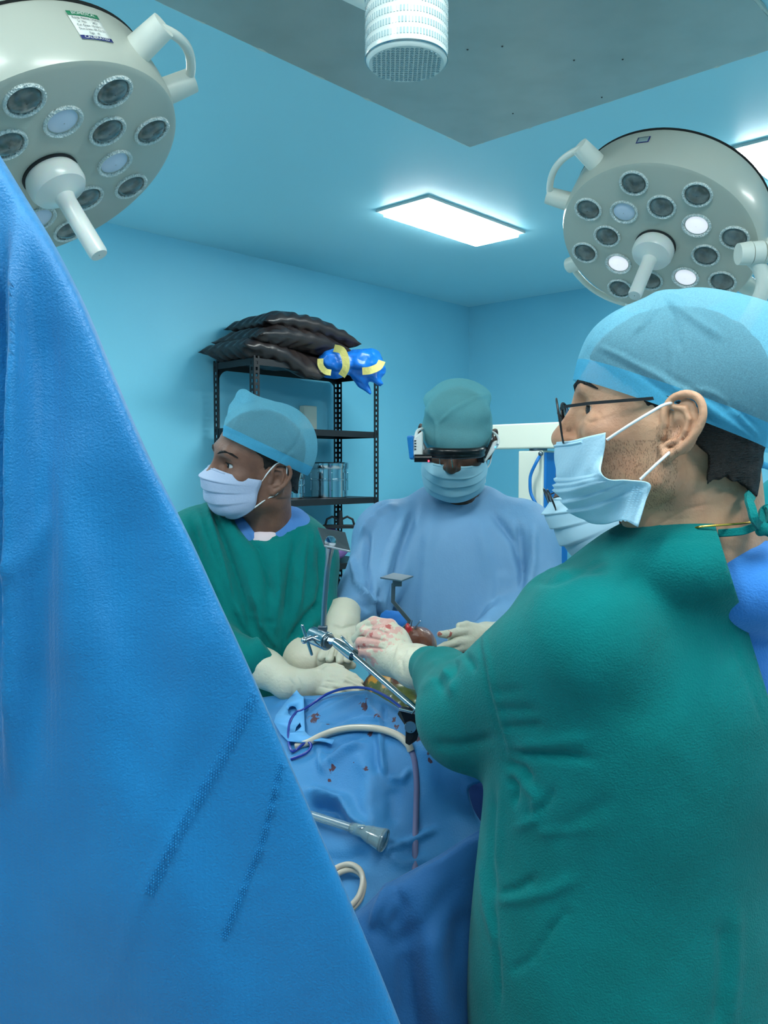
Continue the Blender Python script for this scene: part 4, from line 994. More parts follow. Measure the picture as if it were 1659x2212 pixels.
# gloved hand
m_gloveA = mat('latex_glove', srgb(200, 196, 176), .42, sss=.15, bump=[('noise', 50, .15, (1, 1, 1)), ('noise', 160, .15, (1, 1, 1))])
spA = [(P(821, 1343, 1.44), .012), (P(803, 1352, 1.44), .009), (P(838, 1350, 1.44), .009), (P(800, 1370, 1.44), .007), (P(785, 1392, 1.44), .006), (P(812, 1410, 1.44), .0045), (P(824, 1418, 1.45), .0028), (P(782, 1370, 1.45), .008), (P(775, 1402, 1.45), .006), (P(848, 1358, 1.45), .005)]
stained(m_gloveA, [(P(821, 1346, 1.44), .05), (P(785, 1380, 1.44), .045), (P(790, 1410, 1.44), .03)], srgb(206, 160, 150), warp=90)
stained(m_gloveA, spA, srgb(176, 92, 88), warp=140)
glove_mesh('glove', pA, [CH([(945, 1450, 1.33, 48), (900, 1440, 1.38, 45), (862, 1425, 1.43, 42)]),
    CH([(850, 1385, 1.46, 18), (842, 1352, 1.46, 18), (808, 1346, 1.48, 16.5), (782, 1358, 1.50, 15)]),
    CH([(838, 1390, 1.45, 18), (815, 1370, 1.455, 17), (788, 1366, 1.48, 14.5), (770, 1381, 1.50, 13)]),
    CH([(830, 1402, 1.445, 18), (805, 1390, 1.445, 16), (780, 1388, 1.46, 14), (768, 1402, 1.48, 12.5)]),
    CH([(828, 1418, 1.44, 16), (803, 1410, 1.44, 14.5), (782, 1408, 1.455, 12.5), (772, 1420, 1.47, 11)]),
    CH([(860, 1438, 1.43, 18), (832, 1445, 1.44, 14), (812, 1444, 1.455, 12.5), (798, 1432, 1.47, 11)])],
    [(P(838, 1402, 1.455), (R(54, 1.45), .034, R(58, 1.45)))], m_gloveA, .0015, .008,
    [([(905, 1403), (897, 1440), (905, 1478)], .002, 3), ([(880, 1398), (866, 1425), (872, 1462)], -.002, 4), ([(872, 1372), (860, 1400), (850, 1440)], .0016, 4), ([(860, 1380), (905, 1395)], -.0016, 3), ([(772, 1375), (800, 1378), (832, 1385)], -.0028, 2.6), ([(768, 1400), (800, 1399), (830, 1402)], -.0028, 2.6), ([(785, 1357), (815, 1360), (842, 1370)], -.0028, 2.6), ([(835, 1372), (830, 1395)], .001, 4)], ((55, .0012, 3),),
    cut=(P(936, 1447, 1.33), (P(945, 1447, 1.33)-P(900, 1432, 1.38)).normalized()))
lower_body(pA, V3(.34, 1.05, .78))
# ================================================================== SURGEON TURNING AWAY (left, behind the table)
al = math.radians(32); fB = Vector((-math.cos(al), -math.sin(al), -.04)); nB = Vector((math.sin(al), -math.cos(al), 0))
earB = P(592, 1018, 1.79); uB = (V3(0, 0, 1)+nB*.22).normalized(); fBn = (fB-uB*fB.dot(uB)).normalized(); xB = fBn.cross(uB)
if xB.dot(nB) > 0: sgn = 1
else: sgn = -1
OB = earB-nB*.078+uB*.0
HB = head_frame(OB, fBn, uB)
pB = thing('person', 'surgeon at the left turning his face away, green gown over a white undershirt', 'person', V3(-.38, 1.92, 0))
neckB = (P(575, 1060, 1.86), P(580, 1190, 1.915), .054, .056)
gB = head_sdf(HB, 1.0, .0025, neckB, extra=lambda g: g.rc(P(600, 1060, 1.84), P(566, 1150, 1.855), .024, .018, .02))
hB = gB.mesh('body')
gb = gown_sdf([('rc', (575, 1210, 1.96, 50), (560, 1400, 1.93, 80)), ('rc', (560, 1400, 1.93, 80), (560, 1750, 1.97, 90)), ('rc', (430, 1190, 1.88, 50), (430, 1390, 1.74, 32)), ('rc', (430, 1390, 1.74, 32), (560, 1440, 1.70, 24)), ('rc', (655, 1210, 1.92, 50), (700, 1340, 1.9, 34)), ('rc', (700, 1340, 1.9, 34), (655, 1405, 1.83, 24))], .014)
bB = link('body', join_meshes('body', hB, gb.mesh('b')), m_skinB, pB)
eyes(HB, 1.0, bB, (0, 1, .0)); brows(HB, 1.0, bB); hair_mesh(HB, 1.0, pB, .004, nape=-.03)
generic_mask(HB, 1.0, pB, m_maskW, 1)
g = SDF(P(440, 1060, 1.6), P(700, 820, 2.1), .004)
RB = HB.to_3x3(); LB = lambda x, y, z: HB @ V3(x, y, z)
g.el(LB(0, -.004, .052), (.090, .112, .098), RB); g.el(LB(0, -.038, .056), (.086, .080, .088), RB, .04)
g.rc(P(527, 852, 1.86), P(560, 885, 1.87), R(9, 1.86), R(26, 1.87), .02).rc(P(522, 858, 1.86), P(500, 905, 1.86), R(9, 1.86), R(22, 1.86), .02)
pn = (RB @ V3(0, -.42, 1)).normalized()
cB = cap_from(g, HB, 1.0, pB, m_capD, LB(0, 0, .040), pn, .022,
   [([(525, 850), (520, 900), (490, 950)], .003, 5), ([(525, 850), (580, 880), (620, 940), (640, 990)], .0025, 6), ([(500, 905), (560, 880), (620, 895), (650, 950)], .003, 5), ([(600, 1000), (640, 960), (655, 920)], -.002, 4), ([(560, 960), (610, 975), (640, 985)], .002, 4), ([(480, 930), (540, 950), (600, 970)], -.0015, 4)], ((30, .0018, 6),))
# gown of the left surgeon
gB_ = [('rc', (450, 1185, 1.90, 92), (640, 1205, 1.92, 88), .05), ('rc', (505, 1120, 1.93, 46), (625, 1135, 1.95, 34), .05), ('el', P(555, 1340, 1.90), (R(160, 1.9), .135, R(190, 1.9)), .06), ('el', P(565, 1750, 1.97), (.20, .14, .55), .08),
       ('rc', (430, 1190, 1.88, 88), (425, 1390, 1.74, 62), .04), ('rc', (425, 1390, 1.74, 62), (540, 1425, 1.70, 42), .03),
       ('rc', (645, 1215, 1.92, 66), (664, 1330, 1.88, 50), .05), ('rc', (664, 1330, 1.88, 50), (652, 1398, 1.86, 40), .04)]
g = gown_sdf(gB_, .006, hi=(P(760, 1000, 1.9).x, 2.16, 1.62), lo=(P(330, 1000, 1.8).x-.02, 1.6, .42))
g.el(P(575, 1100, 1.79), (R(80, 1.8), .125, R(78, 1.8)), None, .01, 's')
me = g.mesh('gown', 2)
lB = [([(440, 1075), (470, 1180), (500, 1300)], .006, 7), ([(455, 1075), (490, 1180), (530, 1300), (545, 1400)], -.006, 8), ([(475, 1090), (520, 1200), (560, 1320), (565, 1420)], .005, 8), ([(410, 1110), (440, 1220), (480, 1330)], -.006, 8), ([(395, 1140), (430, 1250), (470, 1340)], .006, 8), ([(505, 1110), (560, 1190), (590, 1300)], -.005, 8),
      ([(640, 1150), (625, 1250), (615, 1340)], -.006, 9), ([(660, 1150), (650, 1240), (640, 1330)], .006, 8), ([(690, 1180), (695, 1260), (680, 1330)], -.005, 8), ([(600, 1180), (600, 1280), (590, 1380)], .004, 9), ([(500, 1290), (560, 1400), (600, 1450)], .005, 10), ([(680, 1340), (650, 1370), (635, 1390)], .006, 7), ([(690, 1300), (660, 1330), (620, 1390)], -.006, 7),
      ([(560, 1165), (590, 1168), (620, 1150), (635, 1120)], .003, 4), ([(500, 1330), (540, 1340), (612, 1346)], -.002, 3), ([(612, 1346), (605, 1440)], -.002, 3), ([(540, 1300), (570, 1420)], -.004, 9), ([(425, 1090), (455, 1190), (500, 1310)], .003, 5), ([(470, 1085), (515, 1190), (545, 1290)], -.003, 5), ([(485, 1100), (535, 1200), (575, 1330)], .003, 5), ([(420, 1130), (460, 1250)], -.003, 5), ([(675, 1140), (672, 1230)], .003, 5), ([(580, 1200), (575, 1330)], -.0025, 6), ([(630, 1180), (640, 1260)], .003, 5), ([(560, 1340), (600, 1400)], .003, 6)]
fold(me, [(a_, b_*2.3, c_*.8) for a_, b_, c_ in lB], ((12, .004, 21), (30, .0015, 22))); gB2 = link('gown', me, m_greenB, pB); md = gB2.modifiers.new('cloth', 'SOLIDIFY'); md.thickness = .002; md.offset = -1
g = gown_sdf([('rc', (505, 1170, 1.90, 72), (635, 1180, 1.91, 68), .04), ('rc', (520, 1128, 1.92, 42), (625, 1128, 1.93, 36), .03)], .004)
g.rc(P(572, 1050, 1.83), P(575, 1146, 1.74), R(46, 1.83), R(24, 1.74), .006, 's'); me = g.mesh('scrub_shirt'); fold(me, [([(620, 1090), (625, 1130), (600, 1165)], .003, 4), ([(515, 1100), (540, 1150), (560, 1175)], .003, 4)], ((26, .002, 3),)); link('scrub_shirt', me, m_scrubB, pB)
g = gown_sdf([('rc', (572, 1168, 1.86, 36), (572, 1200, 1.86, 44), .01)], .003); g.rc(P(575, 1090, 1.84), P(575, 1140, 1.80), R(36, 1.84), R(26, 1.8), .008, 's'); link('undershirt', g.mesh('u'), m_pinkw, pB)
# gloves
m_gloveB = mat('latex_glove_b', srgb(202, 199, 180), .42, sss=.15, bump=[('noise', 50, .2, (1, 1, 1)), ('noise', 160, .15, (1, 1, 1))])
stained(m_gloveB, [(P(620, 1454, 1.66), .0035), (P(726, 1475, 1.61), .004), (P(755, 1457, 1.62), .005), (P(752, 1488, 1.60), .006), (P(632, 1500, 1.62), .005), (P(718, 1500, 1.61), .004), (P(700, 1462, 1.61), .0028), (P(770, 1470, 1.61), .004)], srgb(160, 78, 74), warp=160)
glove_mesh('glove', pB, [CH([(530, 1420, 1.72, 44), (575, 1446, 1.70, 39), (625, 1478, 1.67, 33), (665, 1478, 1.66, 31)]),
    CH([(708, 1452, 1.665, 14), (742, 1453, 1.655, 11), (764, 1463, 1.65, 10.5), (779, 1474, 1.645, 9)]),
    CH([(708, 1466, 1.655, 15), (748, 1468, 1.64, 11.5), (768, 1477, 1.635, 10.5), (782, 1487, 1.63, 9)]),
    CH([(702, 1478, 1.65, 15), (738, 1483, 1.63, 11.5), (756, 1489, 1.625, 10.5), (770, 1496, 1.62, 9)]),
    CH([(692, 1488, 1.645, 14), (714, 1494, 1.63, 11), (728, 1499, 1.625, 10), (740, 1503, 1.62, 8.5)]),
    CH([(676, 1460, 1.67, 15), (704, 1443, 1.68, 12), (724, 1440, 1.68, 10), (738, 1444, 1.67, 9)])],
    [(P(688, 1474, 1.66), (R(38, 1.66), .024, R(26, 1.66)), Matrix.Rotation(.15, 3, 'Y'))], m_gloveB, .0015, .006,
    [([(622, 1462), (634, 1480), (632, 1505)], -.0016, 3), ([(640, 1458), (650, 1480), (648, 1500)], -.0014, 3), ([(560, 1420), (552, 1450)], .002, 3), ([(705, 1459), (745, 1460), (782, 1480)], -.0034, 2.4), ([(700, 1472), (745, 1475), (776, 1491)], -.0034, 2.4), ([(690, 1483), (728, 1489), (752, 1500)], -.0034, 2.4), ([(715, 1452), (708, 1470), (695, 1488)], .0016, 5)], ((45, .0012, 3),),
    cut=(P(538, 1424, 1.71), (P(530, 1420, 1.72)-P(575, 1446, 1.70)).normalized()))
glove_mesh('glove', pB, [CH([(640, 1408, 1.81, 44), (660, 1424, 1.78, 40), (700, 1432, 1.77, 31)]),
    CH([(715, 1424, 1.78, 14), (738, 1424, 1.76, 11), (752, 1430, 1.75, 10), (762, 1438, 1.74, 9)]), CH([(715, 1434, 1.77, 14), (735, 1436, 1.75, 11), (750, 1441, 1.74, 9)]), CH([(712, 1442, 1.77, 14), (730, 1446, 1.75, 10), (744, 1449, 1.74, 9)]), CH([(705, 1450, 1.77, 12), (722, 1454, 1.75, 10), (736, 1457, 1.74, 8)]), CH([(690, 1415, 1.79, 14), (712, 1408, 1.77, 11), (728, 1412, 1.76, 9)])],
    [(P(705, 1434, 1.78), (R(26, 1.78), .02, R(22, 1.78)))], m_gloveB, .0018, .008, [([(690, 1405), (684, 1430), (690, 1455)], -.002, 3)], cut=(P(646, 1413, 1.80), (P(640, 1408, 1.81)-P(660, 1424, 1.78)).normalized()))
lower_body(pB, V3(-.30, 2.0, .80))

# ================================================================== SURGEON WITH THE HEADSET (centre)
OC = P(986, 958, 2.02); fC = Vector((-.16, -.86, -.42)).normalized(); HC = head_frame(OC, fC, V3(.03, -.3, 1)); LC = lambda x, y, z: HC @ V3(x, y, z); RC_ = HC.to_3x3()
pC = thing('person', 'surgeon with a white headset looking down, pale blue gown, behind the table', 'person', V3(.18, 2.15, 0))
neckC = (P(990, 1000, 2.06), P(988, 1100, 2.12), .056, .062)
hC = head_sdf(HC, 1.0, .003, neckC).mesh('body')
gb = gown_sdf([('rc', (985, 1160, 2.12, 90), (985, 1420, 2.1, 120)), ('rc', (985, 1420, 2.1, 120), (985, 1700, 2.15, 125)), ('rc', (845, 1175, 2.12, 45), (785, 1280, 2.0, 34)), ('rc', (785, 1280, 2.0, 34), (742, 1335, 1.86, 24)), ('rc', (1120, 1175, 2.12, 45), (1150, 1320, 2.02, 34)), ('rc', (1150, 1320, 2.02, 34), (1040, 1375, 1.86, 24))], .014)
bC = link('body', join_meshes('body', hC, gb.mesh('b')), m_skinC, pC); eyes(HC, 1.0, bC, (0, 1, -.3)); brows(HC, 1.0, bC); hair_mesh(HC, 1.0, pC, .004, nape=-.03)
generic_mask(HC, 1.0, pC, mat('mask_fabric_teal', srgb(150, 198, 216), .75), 4, w=.074, drop=.019)
g = SDF(P(890, 1010, 1.8), P(1090, 810, 2.3), .004)
g.el(LC(0, -.004, .045), (.083, .108, .094), RC_); g.el(LC(0, .03, .095), (.076, .06, .045), RC_, .02); g.el(LC(0, .034, .040), (.078, .080, .052), RC_, .02); g.el(LC(0, -.03, .108), (.07, .07, .040), RC_, .02)
g.rc(P(928, 862, 2.0), P(1045, 858, 2.02), R(14, 2), R(14, 2), .02).rc(P(990, 850, 2.05), P(985, 856, 1.98), R(12, 2), R(10, 2), .02)
pn = (RC_ @ V3(0, -.12, 1)).normalized()
cap_from(g, HC, 1.0, pC, m_capC, LC(0, 0, .004), pn, .018, [([(922, 870), (935, 900), (943, 918), (943, 975)], .004, 4), ([(943, 918), (980, 885), (1030, 858), (1060, 852)], .0055, 4), ([(935, 905), (915, 880)], .003, 4), ([(1060, 870), (1055, 940)], .003, 5), ([(960, 850), (1000, 845), (1040, 850)], -.003, 4), ([(960, 925), (1040, 935)], -.001, 8)], ((26, .0016, 9),), mband=cap_mat('teal_band', srgb(95, 185, 212), .86))
# headset
m_hsw = mat('headset_white', srgb(220, 224, 222), .3); m_hsb = mat('headset_blue', srgb(30, 125, 200), .4)
mb = MB(); mb.slab(PX([(893, 945, 1.90), (913, 930, 1.90), (913, 985, 1.90), (903, 992, 1.90), (893, 985, 1.90)]), (0.004, .05, 0)); hs = mb.build('headset', m_hsw, pC, bevel=.004, smooth=False)
mb = MB(); mb.slab(PX([(878, 941, 1.91), (892, 940, 1.90), (893, 992, 1.90), (884, 993, 1.91)]), (0.01, .045, 0)); mb.build('side_pad', m_hsb, hs, bevel=.004, smooth=False)
mb = MB(); 
for yy in (952, 958, 964, 970): mb.box(P(897, yy, 1.899), (.004, .003, .0022))
mb.build('side_buttons', m_bplast, hs, smooth=False)
mb = MB(); mb.tube(catmull(PX([(897, 945, 1.91), (901, 932, 1.93), (908, 927, 1.95), (918, 926, 1.98)]), 4), .0035, 8); mb.build('head_band', m_hsw, hs); mb = MB(); mb.tube(catmull(PX([(1058, 930, 2.0), (1070, 937, 1.96), (1077, 948, 1.93), (1075, 960, 1.92)]), 4), .003, 8); mb.build('head_band', m_hsw, hs)
mb = MB(); mb.cyl(P(895, 990, 1.865), P(932, 990, 1.865), R(8.5, 1.87)); mb.build('camera_pod', m_bplast, hs)
mb = MB(); mb.sphere(P(926, 996, 1.85), .0022); mb.build('indicator_light', mat('red_led', (1, .05, .08), .4, emit=((1, .05, .1), 3)), hs)
g = SDF(P(905, 1010, 1.80), P(1060, 945, 2.05), .0025)
bar = catmull([P(922, 976, 1.90), P(935, 974, 1.865), P(960, 976, 1.85), P(1000, 976, 1.857), P(1035, 974, 1.885), P(1045, 970, 1.93)], 5)
for i in range(len(bar)-1): g.rc(bar[i], bar[i+1], R(8, 1.87), R(8, 1.87)); g.rc(bar[i]-V3(0, 0, .010), bar[i+1]-V3(0, 0, .010), R(6, 1.87), R(6, 1.87))
link('visor', g.mesh('v'), m_bplast, hs)
mb = MB(); mb.slab(PX([(1042, 990, 1.93), (1048, 999, 1.93), (1078, 962, 1.93), (1074, 950, 1.93), (1062, 958, 1.93)]), (0, .03, 0)); mb.build('side_module', m_hsw, hs, bevel=.003, smooth=False)
mb = MB(); mb.slab(PX([(1030, 985, 1.92), (1044, 985, 1.92), (1046, 1000, 1.92), (1034, 999, 1.92)]), (0, .02, 0)); mb.slab(PX([(1046, 985, 1.922), (1062, 950, 1.925), (1065, 953, 1.925), (1049, 990, 1.922)]), (0, .02, 0)); mb.build('side_hinge', m_bplast, hs, smooth=False)
mb = MB(); mb.sphere(P(1070, 966, 1.928), .002); mb.build('blue_indicator', mat('blue_led', (.05, .4, 1), .4, emit=((.1, .5, 1), 2)), hs)
mb = MB(); mb.tube(PX([(950, 990, 1.85), (950, 1002, 1.845), (956, 1006, 1.842)]), .0012, 6); mb.build('nose_clip', m_steel, hs); mb = MB(); mb.tube(PX([(972, 985, 1.85), (976, 995, 1.84), (978, 1010, 1.845)]), .0012, 6); mb.build('nose_clip', m_steel, hs)
# gown
gC_ = [('rc', (850, 1165, 2.12, 86), (1112, 1165, 2.12, 88), .05), ('rc', (938, 1090, 2.12, 44), (1040, 1092, 2.12, 44), .05), ('el', P(985, 1350, 2.12), (R(190, 2.12), .16, R(250, 2.12)), .08), ('el', P(985, 1700, 2.15), (.24, .17, .6), .08),
       ('rc', (848, 1178, 2.10, 84), (790, 1290, 1.98, 60), .03), ('rc', (790, 1290, 1.98, 60), (748, 1325, 1.89, 36), .03), ('rc', (1118, 1178, 2.10, 84), (1160, 1330, 2.0, 66), .04), ('rc', (1160, 1330, 2.0, 66), (1045, 1375, 1.90, 38), .03)]
g = gown_sdf(gC_, .0065, lo=(P(690, 1000, 1.9).x, 1.78, .42), hi=(P(1260, 1000, 2.1).x, 2.36, 1.62)); g.el(P(980, 1040, 2.02), (R(52, 2.05), .12, R(34, 2.05)), None, .01, 's')
me = g.mesh('gown', 2)
lC = [([(900, 1090), (870, 1180), (850, 1300), (850, 1400)], -.008, 10), ([(880, 1110), (840, 1200), (815, 1290)], .008, 10), ([(855, 1090), (810, 1110), (780, 1160)], .006, 8), ([(830, 1080), (800, 1120)], -.005, 6), ([(1060, 1100), (1110, 1170), (1130, 1240)], -.007, 10), ([(1120, 1130), (1130, 1200), (1125, 1280)], -.009, 8), ([(1150, 1130), (1150, 1220), (1140, 1300)], .007, 10), ([(940, 1100), (920, 1200), (915, 1400)], .004, 16), ([(1030, 1110), (1060, 1250), (1060, 1400)], .004, 18),
      ([(795, 1150), (790, 1220), (805, 1290)], -.008, 7), ([(760, 1200), (770, 1260), (800, 1300)], .006, 7), ([(775, 1270), (800, 1295), (830, 1300)], .005, 7), ([(745, 1290), (775, 1300), (800, 1320)], -.004, 6), ([(822, 1240), (822, 1300), (826, 1360)], -.008, 8), ([(925, 1066), (950, 1080), (1000, 1084), (1035, 1075), (1050, 1052)], .003, 4), ([(1090, 1230), (1080, 1330)], .003, 14)]
fold(me, [(a_, b_*2.2, c_*.8) for a_, b_, c_ in lC], ((7, .005, 31), (20, .0018, 32))); o = link('gown', me, m_gownC, pC); md = o.modifiers.new('cloth', 'SOLIDIFY'); md.thickness = .002; md.offset = -1
m_gloveC = mat('latex_glove_c', srgb(200, 198, 180), .42, sss=.15, bump=[('noise', 50, .2, (1, 1, 1)), ('noise', 160, .15, (1, 1, 1))])
stained(m_gloveC, [(P(741, 1400, 1.74), .009), (P(735, 1420, 1.72), .008), (P(720, 1398, 1.74), .005), (P(712, 1420, 1.73), .004), (P(694, 1418, 1.74), .004), (P(975, 1372, 1.78), .010), (P(950, 1368, 1.78), .007), (P(940, 1402, 1.78), .005), (P(743, 1370, 1.76), .006)], srgb(170, 96, 86), warp=130)
glove_mesh('glove', pC, [CH([(744, 1312, 1.88, 38), (740, 1342, 1.84, 35), (735, 1368, 1.82, 32)]),
    CH([(712, 1378, 1.81, 13), (704, 1400, 1.745, 12), (698, 1413, 1.72, 11), (694, 1421, 1.71, 9.5)]), CH([(726, 1378, 1.80, 14), (718, 1402, 1.735, 12.5), (713, 1415, 1.71, 11.5), (712, 1424, 1.70, 10)]), CH([(740, 1378, 1.80, 14), (738, 1404, 1.73, 13), (735, 1418, 1.705, 11.5), (734, 1428, 1.695, 10)]), CH([(754, 1376, 1.80, 14), (757, 1402, 1.73, 12.5), (755, 1416, 1.71, 11.5), (751, 1426, 1.70, 9.5)]), CH([(760, 1360, 1.82, 14), (770, 1378, 1.80, 11), (770, 1392, 1.785, 10), (764, 1404, 1.775, 9)])],
    [(P(735, 1372, 1.81), (R(32, 1.81), .02, R(26, 1.81)))], m_gloveC, .0016, .006, [([(712, 1352), (740, 1358), (768, 1350)], -.0025, 4), ([(719, 1372), (711, 1398), (703, 1420)], -.003, 2.4), ([(732, 1370), (727, 1398), (722, 1422)], -.003, 2.4), ([(747, 1370), (747, 1398), (742, 1424)], -.003, 2.4)], cut=(P(743, 1318, 1.872), (P(744, 1312, 1.88)-P(740, 1342, 1.84)).normalized()))
glove_mesh('glove', pC, [CH([(1095, 1370, 1.90, 32), (1050, 1374, 1.85, 28), (1025, 1376, 1.83, 25)]),
    CH([(1018, 1364, 1.82, 13), (985, 1366, 1.80, 10.5), (965, 1370, 1.79, 10), (951, 1370, 1.785, 8.5)]), CH([(1012, 1374, 1.815, 12), (990, 1378, 1.81, 10), (974, 1382, 1.81, 9)]), CH([(1012, 1384, 1.81, 12), (985, 1388, 1.79, 10.5), (962, 1395, 1.78, 9.5), (944, 1402, 1.775, 8)]), CH([(1016, 1394, 1.81, 12), (992, 1400, 1.795, 10), (972, 1408, 1.785, 8)]), CH([(1030, 1358, 1.83, 12), (1008, 1350, 1.82, 10), (992, 1352, 1.81, 8.5)])],
    [(P(1025, 1378, 1.83), (R(28, 1.83), .02, R(24, 1.83)))], m_gloveC, .0018, .006, cut=(P(1090, 1370, 1.895), (P(1095, 1370, 1.90)-P(1050, 1374, 1.85)).normalized()))
lower_body(pC, V3(.18, 2.18, .80))

# ================================================================== SURGEON HIDDEN BEHIND THE ONE IN PROFILE
fD = Vector((-.93, .10, -.22)).normalized(); OD = P(1352, 1052, 1.36); HD = head_frame(OD, fD, (0, 0, 1))
pD = thing('person', 'surgeon mostly hidden behind the profile, only a lower mask and a green shoulder showing', 'person', V3(.58, 1.5, 0))
hD = head_sdf(HD, 1.0, .004, (P(1375, 1090, 1.38), P(1420, 1200, 1.44), .056, .062)).mesh('body')
gb = gown_sdf([('rc', (1450, 1280, 1.5, 80), (1450, 1900, 1.55, 120))], .014)
bD = link('body', join_meshes('body', hD, gb.mesh('b')), m_skinC, pD); eyes(HD, 1.0, bD); hair_mesh(HD, 1.0, pD, .005, nape=-.03)
m_maskD = mat('mask_fabric_shade', srgb(172, 208, 226), .75)
def LDm(x, y, z): return HD @ V3(x, y, z)
generic_mask(HD, 1.04, pD, m_maskD, 2, w=.072)
g = SDF(OD-V3(.16, .16, .1), OD+V3(.16, .16, .2), .005); g.el(LDm(0, -.004, .052), (.086, .106, .092), HD.to_3x3())
cap_from(g, HD, 1.0, pD, m_capD, LDm(0, 0, .045), HD.to_3x3() @ V3(0, -.5, 1), .02)
mb = MB(HD); gd = None
for sx in (-1, 1):
    mb = MB(HD); pts = [V3(sx*(.033+.023*math.cos(a)), .124+.15*.018*math.sin(a), .008+.018*math.sin(a)) for a in np.linspace(0, 2*PI, 25)]; mb.tube(pts, .0012, 6, cap=False)
    mb.tube([V3(sx*.057, .122, .012), V3(sx*.074, .09, .016), V3(sx*.079, .0, .028)], .0012, 6); r0 = mb.build('glasses' if gd is None else 'frame_rim', m_black, pD if gd is None else gd); gd = gd or r0
    mb = MB(HD); c = sum(pts[:-1], V3(0, 0, 0))/24; mb.add([c]+pts[:-1], [(0, 1+k, 1+(k+1) % 24) for k in range(24)]); mb.build('lens', m_glass, gd, solid=.001)
g = gown_sdf([('rc', (1325, 1275, 1.42, 92), (1480, 1240, 1.52, 110), .04), ('rc', (1380, 1215, 1.46, 56), (1450, 1200, 1.5, 60), .04), ('el', P(1450, 1600, 1.55), (.20, .16, .45), .08), ('rc', (1310, 1290, 1.42, 80), (1230, 1420, 1.38, 55), .04)], .008, lo=(.30, 1.20, .45), hi=(.82, 1.78, 1.58))
me = g.mesh('gown', 2); fold(me, [([(1225, 1220), (1280, 1185), (1340, 1165), (1380, 1162)], .004, 5), ([(1230, 1232), (1290, 1200), (1350, 1182)], -.003, 4), ([(1215, 1240), (1260, 1222), (1300, 1215)], .003, 4)], ((12, .003, 41),)); link('gown', me, m_greenB, pD)
lower_body(pD, V3(.58, 1.56, .78))

# a fifth person, out of the frame but for one shoulder
pE = thing('person', 'person in teal gown at the right edge, only a sliver behind the nape', 'person', V3(.98, 1.66, 0))
OE = P(1835, 905, 1.66); HE = head_frame(OE, Vector((-.6, -.6, -.1)), (0, 0, 1)); hE = head_sdf(HE, 1.0, .005, (OE+V3(0, .02, -.03), OE+V3(0, .03, -.2), .056, .062)).mesh('body')
gb = gown_sdf([('rc', (1835, 1150, 1.68, 90), (1835, 1800, 1.7, 120))], .016); bE = link('body', join_meshes('body', hE, gb.mesh('b')), m_skinC, pE); eyes(HE, 1.0, bE); hair_mesh(HE, 1.0, pE, .006)
generic_mask(HE, 1.0, pE, m_maskD, 3); g = SDF(OE-V3(.16, .16, .1), OE+V3(.16, .16, .2), .006); g.el(HE @ V3(0, -.004, .052), (.088, .108, .096), HE.to_3x3()); cap_from(g, HE, 1.0, pE, m_capD, HE @ V3(0, 0, .045), HE.to_3x3() @ V3(0, -.4, 1), .02)
g = gown_sdf([('rc', (1732, 1120, 1.68, 105), (1925, 1120, 1.70, 100), .05), ('el', P(1835, 1500, 1.7), (.21, .16, .5), .08), ('rc', (1725, 1130, 1.66, 90), (1700, 1400, 1.6, 60), .04)], .010, lo=(.70, 1.35, .45), hi=(1.35, 1.95, 1.62)); link('gown', g.mesh('gown', 2), mat('teal_cotton', srgb(0, 150, 160), .85), pE)
lower_body(pE, V3(.98, 1.72, .78))
# ================================================================== DRAPES
def surf(name, ctrl, nu, nv, m, parent=None, lines=(), noise=(), thick=.0012):
    """ctrl rows of points -> smooth sheet whose front faces the viewer"""
    cols = [catmull(list(c), nv) for c in zip(*ctrl)]
    rows = [catmull([cols[j][i] for j in range(len(cols))], nu) for i in range(len(cols[0]))]
    n, k = len(rows), len(rows[0]); vs = np.array([[tuple(p) for p in r] for r in rows]).reshape(-1, 3)
    a = np.arange(n*k).reshape(n, k); q = np.stack([a[:-1, :-1], a[:-1, 1:], a[1:, 1:], a[1:, :-1]], -1).reshape(-1, 4)
    me = mesh_from(name, vs, q); no = normals(me); vw = vs-np.array([0, 0, CAM_Z])
    if (no*vw).sum() > 0: bpy.data.meshes.remove(me); me = mesh_from(name, vs, q[:, ::-1].copy())
    fold(me, list(lines), list(noise)); o = link(name, me, m, parent)
    if thick: md = o.modifiers.new('cloth', 'SOLIDIFY'); md.thickness = thick; md.offset = -1
    return o
m_drape = mat('blue_drape', srgb(58, 134, 190), .55, sheen=.12, bump=[('noise', 16, .25, (1, 1, 1)), ('noise', 350, .15, (1, 1, 1))], var=(6, srgb(50, 126, 184), .4, .6))
m_drape2 = mat('blue_drape_shaded', srgb(14, 84, 138), .75, sheen=.08, bump=[('noise', 14, .35, (1, 1, 1)), ('noise', 350, .2, (1, 1, 1))])  # darker colour carries the shade on the hanging lower sheet
m_drape3 = mat('gap_shade_drape', srgb(10, 50, 110), .75, bump=[('noise', 14, .3, (1, 1, 1))])  # dark colour stands for the shade in the gap under the elbow
m_screen = mat('screen_drape', srgb(0, 118, 178), .46, sheen=.22, bump=[('noise', 9, .35, (1, 1, 1)), ('wave', 60, .05, (1, 0, 1)), ('noise', 500, .22, (1, 1, 1))], var=(9, srgb(0, 110, 168), .35, .65))
